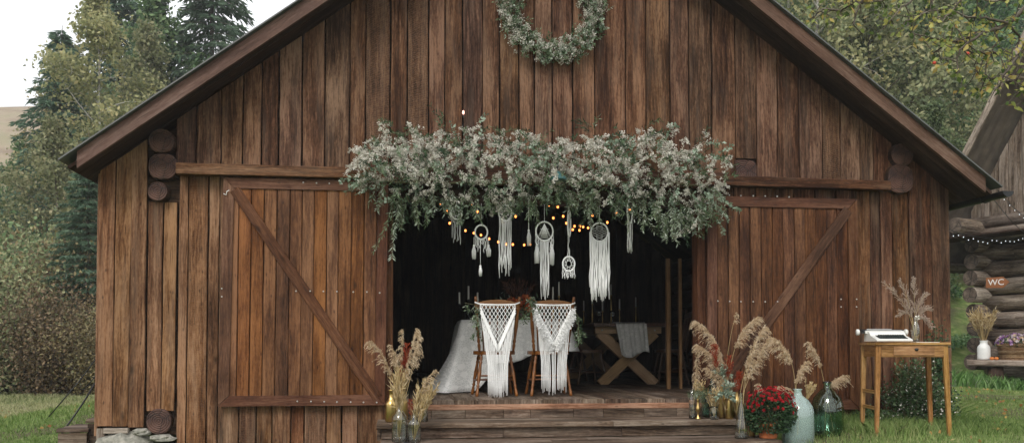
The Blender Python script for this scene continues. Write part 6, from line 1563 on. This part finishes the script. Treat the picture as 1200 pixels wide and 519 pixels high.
for sp in list(brs):
    n=len(sp)
    for i in range(max(2,n//4),n):
        for _ in range(2 if sp in brs[:4] else 1):
            if random.random()<.8:
                d=Vector((random.uniform(-1,.6),random.uniform(-.6,.6),random.uniform(-.8,.7))).normalized()*random.uniform(.06,.2); e=sp[i]+d; mb_.tube([sp[i],sp[i]+d*.5+Vector((0,0,random.uniform(-.02,.02))),e],[.005,.004,.003],n=4,caps=False,r=.5); LPT.append(e); LPT.append(sp[i]+d*.5)
        if random.random()<.4: LPT.append(sp[i])
mb_.build('branches',M['bark'],ap)
T=np.array([tuple(t) for t in LPT]); n_=int(len(T)*2.2); i=rng.integers(0,len(T),n_); P=T[i]+rng.normal(size=(n_,3))*.018; D=unit(n_)*[1,1,.6]+[0,0,-.5]
M['apple']=leafm('yellowing_apple_leaves',[(.05,.09,.025),(.14,.2,.05),(.3,.35,.1),(.5,.47,.14),(.42,.27,.09)],.45)
np_obj('leaves',leaves(P,D,.058*rng.uniform(.6,1.15,n_),.036*rng.uniform(.7,1.2,n_)),4,rng.random(n_),M['apple'],ap)
for (a,b_) in ((1134,63),(1095,74)):
    mb=MB(); mb.ball(tuple(w2(a,b_,-.1)),(.014,.014,.014),n=10); mb.build('apple',plain('red_apple_skin',(.5,.05,.02),.35),ap)
hz=MB(); hz.box((-170,-45,-4),(170,200,75)); ho=hz.build('haze',None) if 0 else None
m,nt,b,out=newmat('haze_air'); nt.nodes.remove(b); pv=N(nt,'ShaderNodeVolumePrincipled'); pv.inputs['Color'].default_value=(.93,.95,.97,1); pv.inputs['Density'].default_value=.0013; pv.inputs['Anisotropy'].default_value=.2; nt.links.new(pv.outputs[0],out.inputs['Volume'])
hz=MB(); hz.prism([(-170,-45,-2),(170,-45,-2),(170,200,-2),(-170,200,-2)],(0,0,75)); ho=hz.build('haze',m); ho['kind']='stuff'
# ------------------------------------------------------------------ light and air
W=bpy.data.worlds.new('World'); S.world=W; W.use_nodes=True; nt=W.node_tree; nt.nodes.clear(); L=nt.links.new
SE,SR=40,205
sky=N(nt,'ShaderNodeTexSky',sky_type='NISHITA'); sky.sun_disc=False; sky.sun_elevation=R(SE); sky.sun_rotation=R(SR); sky.dust_density=4; sky.air_density=1.5; sky.ozone_density=1
tc=N(nt,'ShaderNodeTexCoord'); no=N(nt,'ShaderNodeTexNoise'); no.inputs['Scale'].default_value=1.6; no.inputs['Detail'].default_value=5; L(tc.outputs['Generated'],no.inputs['Vector'])
cl=ramp(nt,no.outputs[0],[(.3,(7.9,8.05,8.3)),(.7,(8.9,8.95,9.0))])
mx=mixc(nt,.88,sky.outputs[0],cl)
bg=N(nt,'ShaderNodeBackground'); L(mx,bg.inputs[0]); bg.inputs[1].default_value=.13
ow=N(nt,'ShaderNodeOutputWorld'); L(bg.outputs[0],ow.inputs[0])
sl=bpy.data.lights.new('sun','SUN'); sl.energy=1.5; sl.angle=R(20); sl.color=(1,.97,.93); so=bpy.data.objects.new('sun',sl); COL.objects.link(so)
az=R(SR); d=Vector((math.sin(az)*math.cos(R(SE)),math.cos(az)*math.cos(R(SE)),math.sin(R(SE))))
so.rotation_euler=d.to_track_quat('Z','Y').to_euler(); so.location=d*60
S.view_settings.view_transform='Standard'; S.view_settings.look='None'; S.view_settings.exposure=.45; S.view_settings.gamma=1
S.render.engine='CYCLES'
S.cycles.max_bounces=8; S.cycles.transmission_bounces=8; S.cycles.transparent_max_bounces=8
S.render.resolution_x=1024; S.render.resolution_y=442
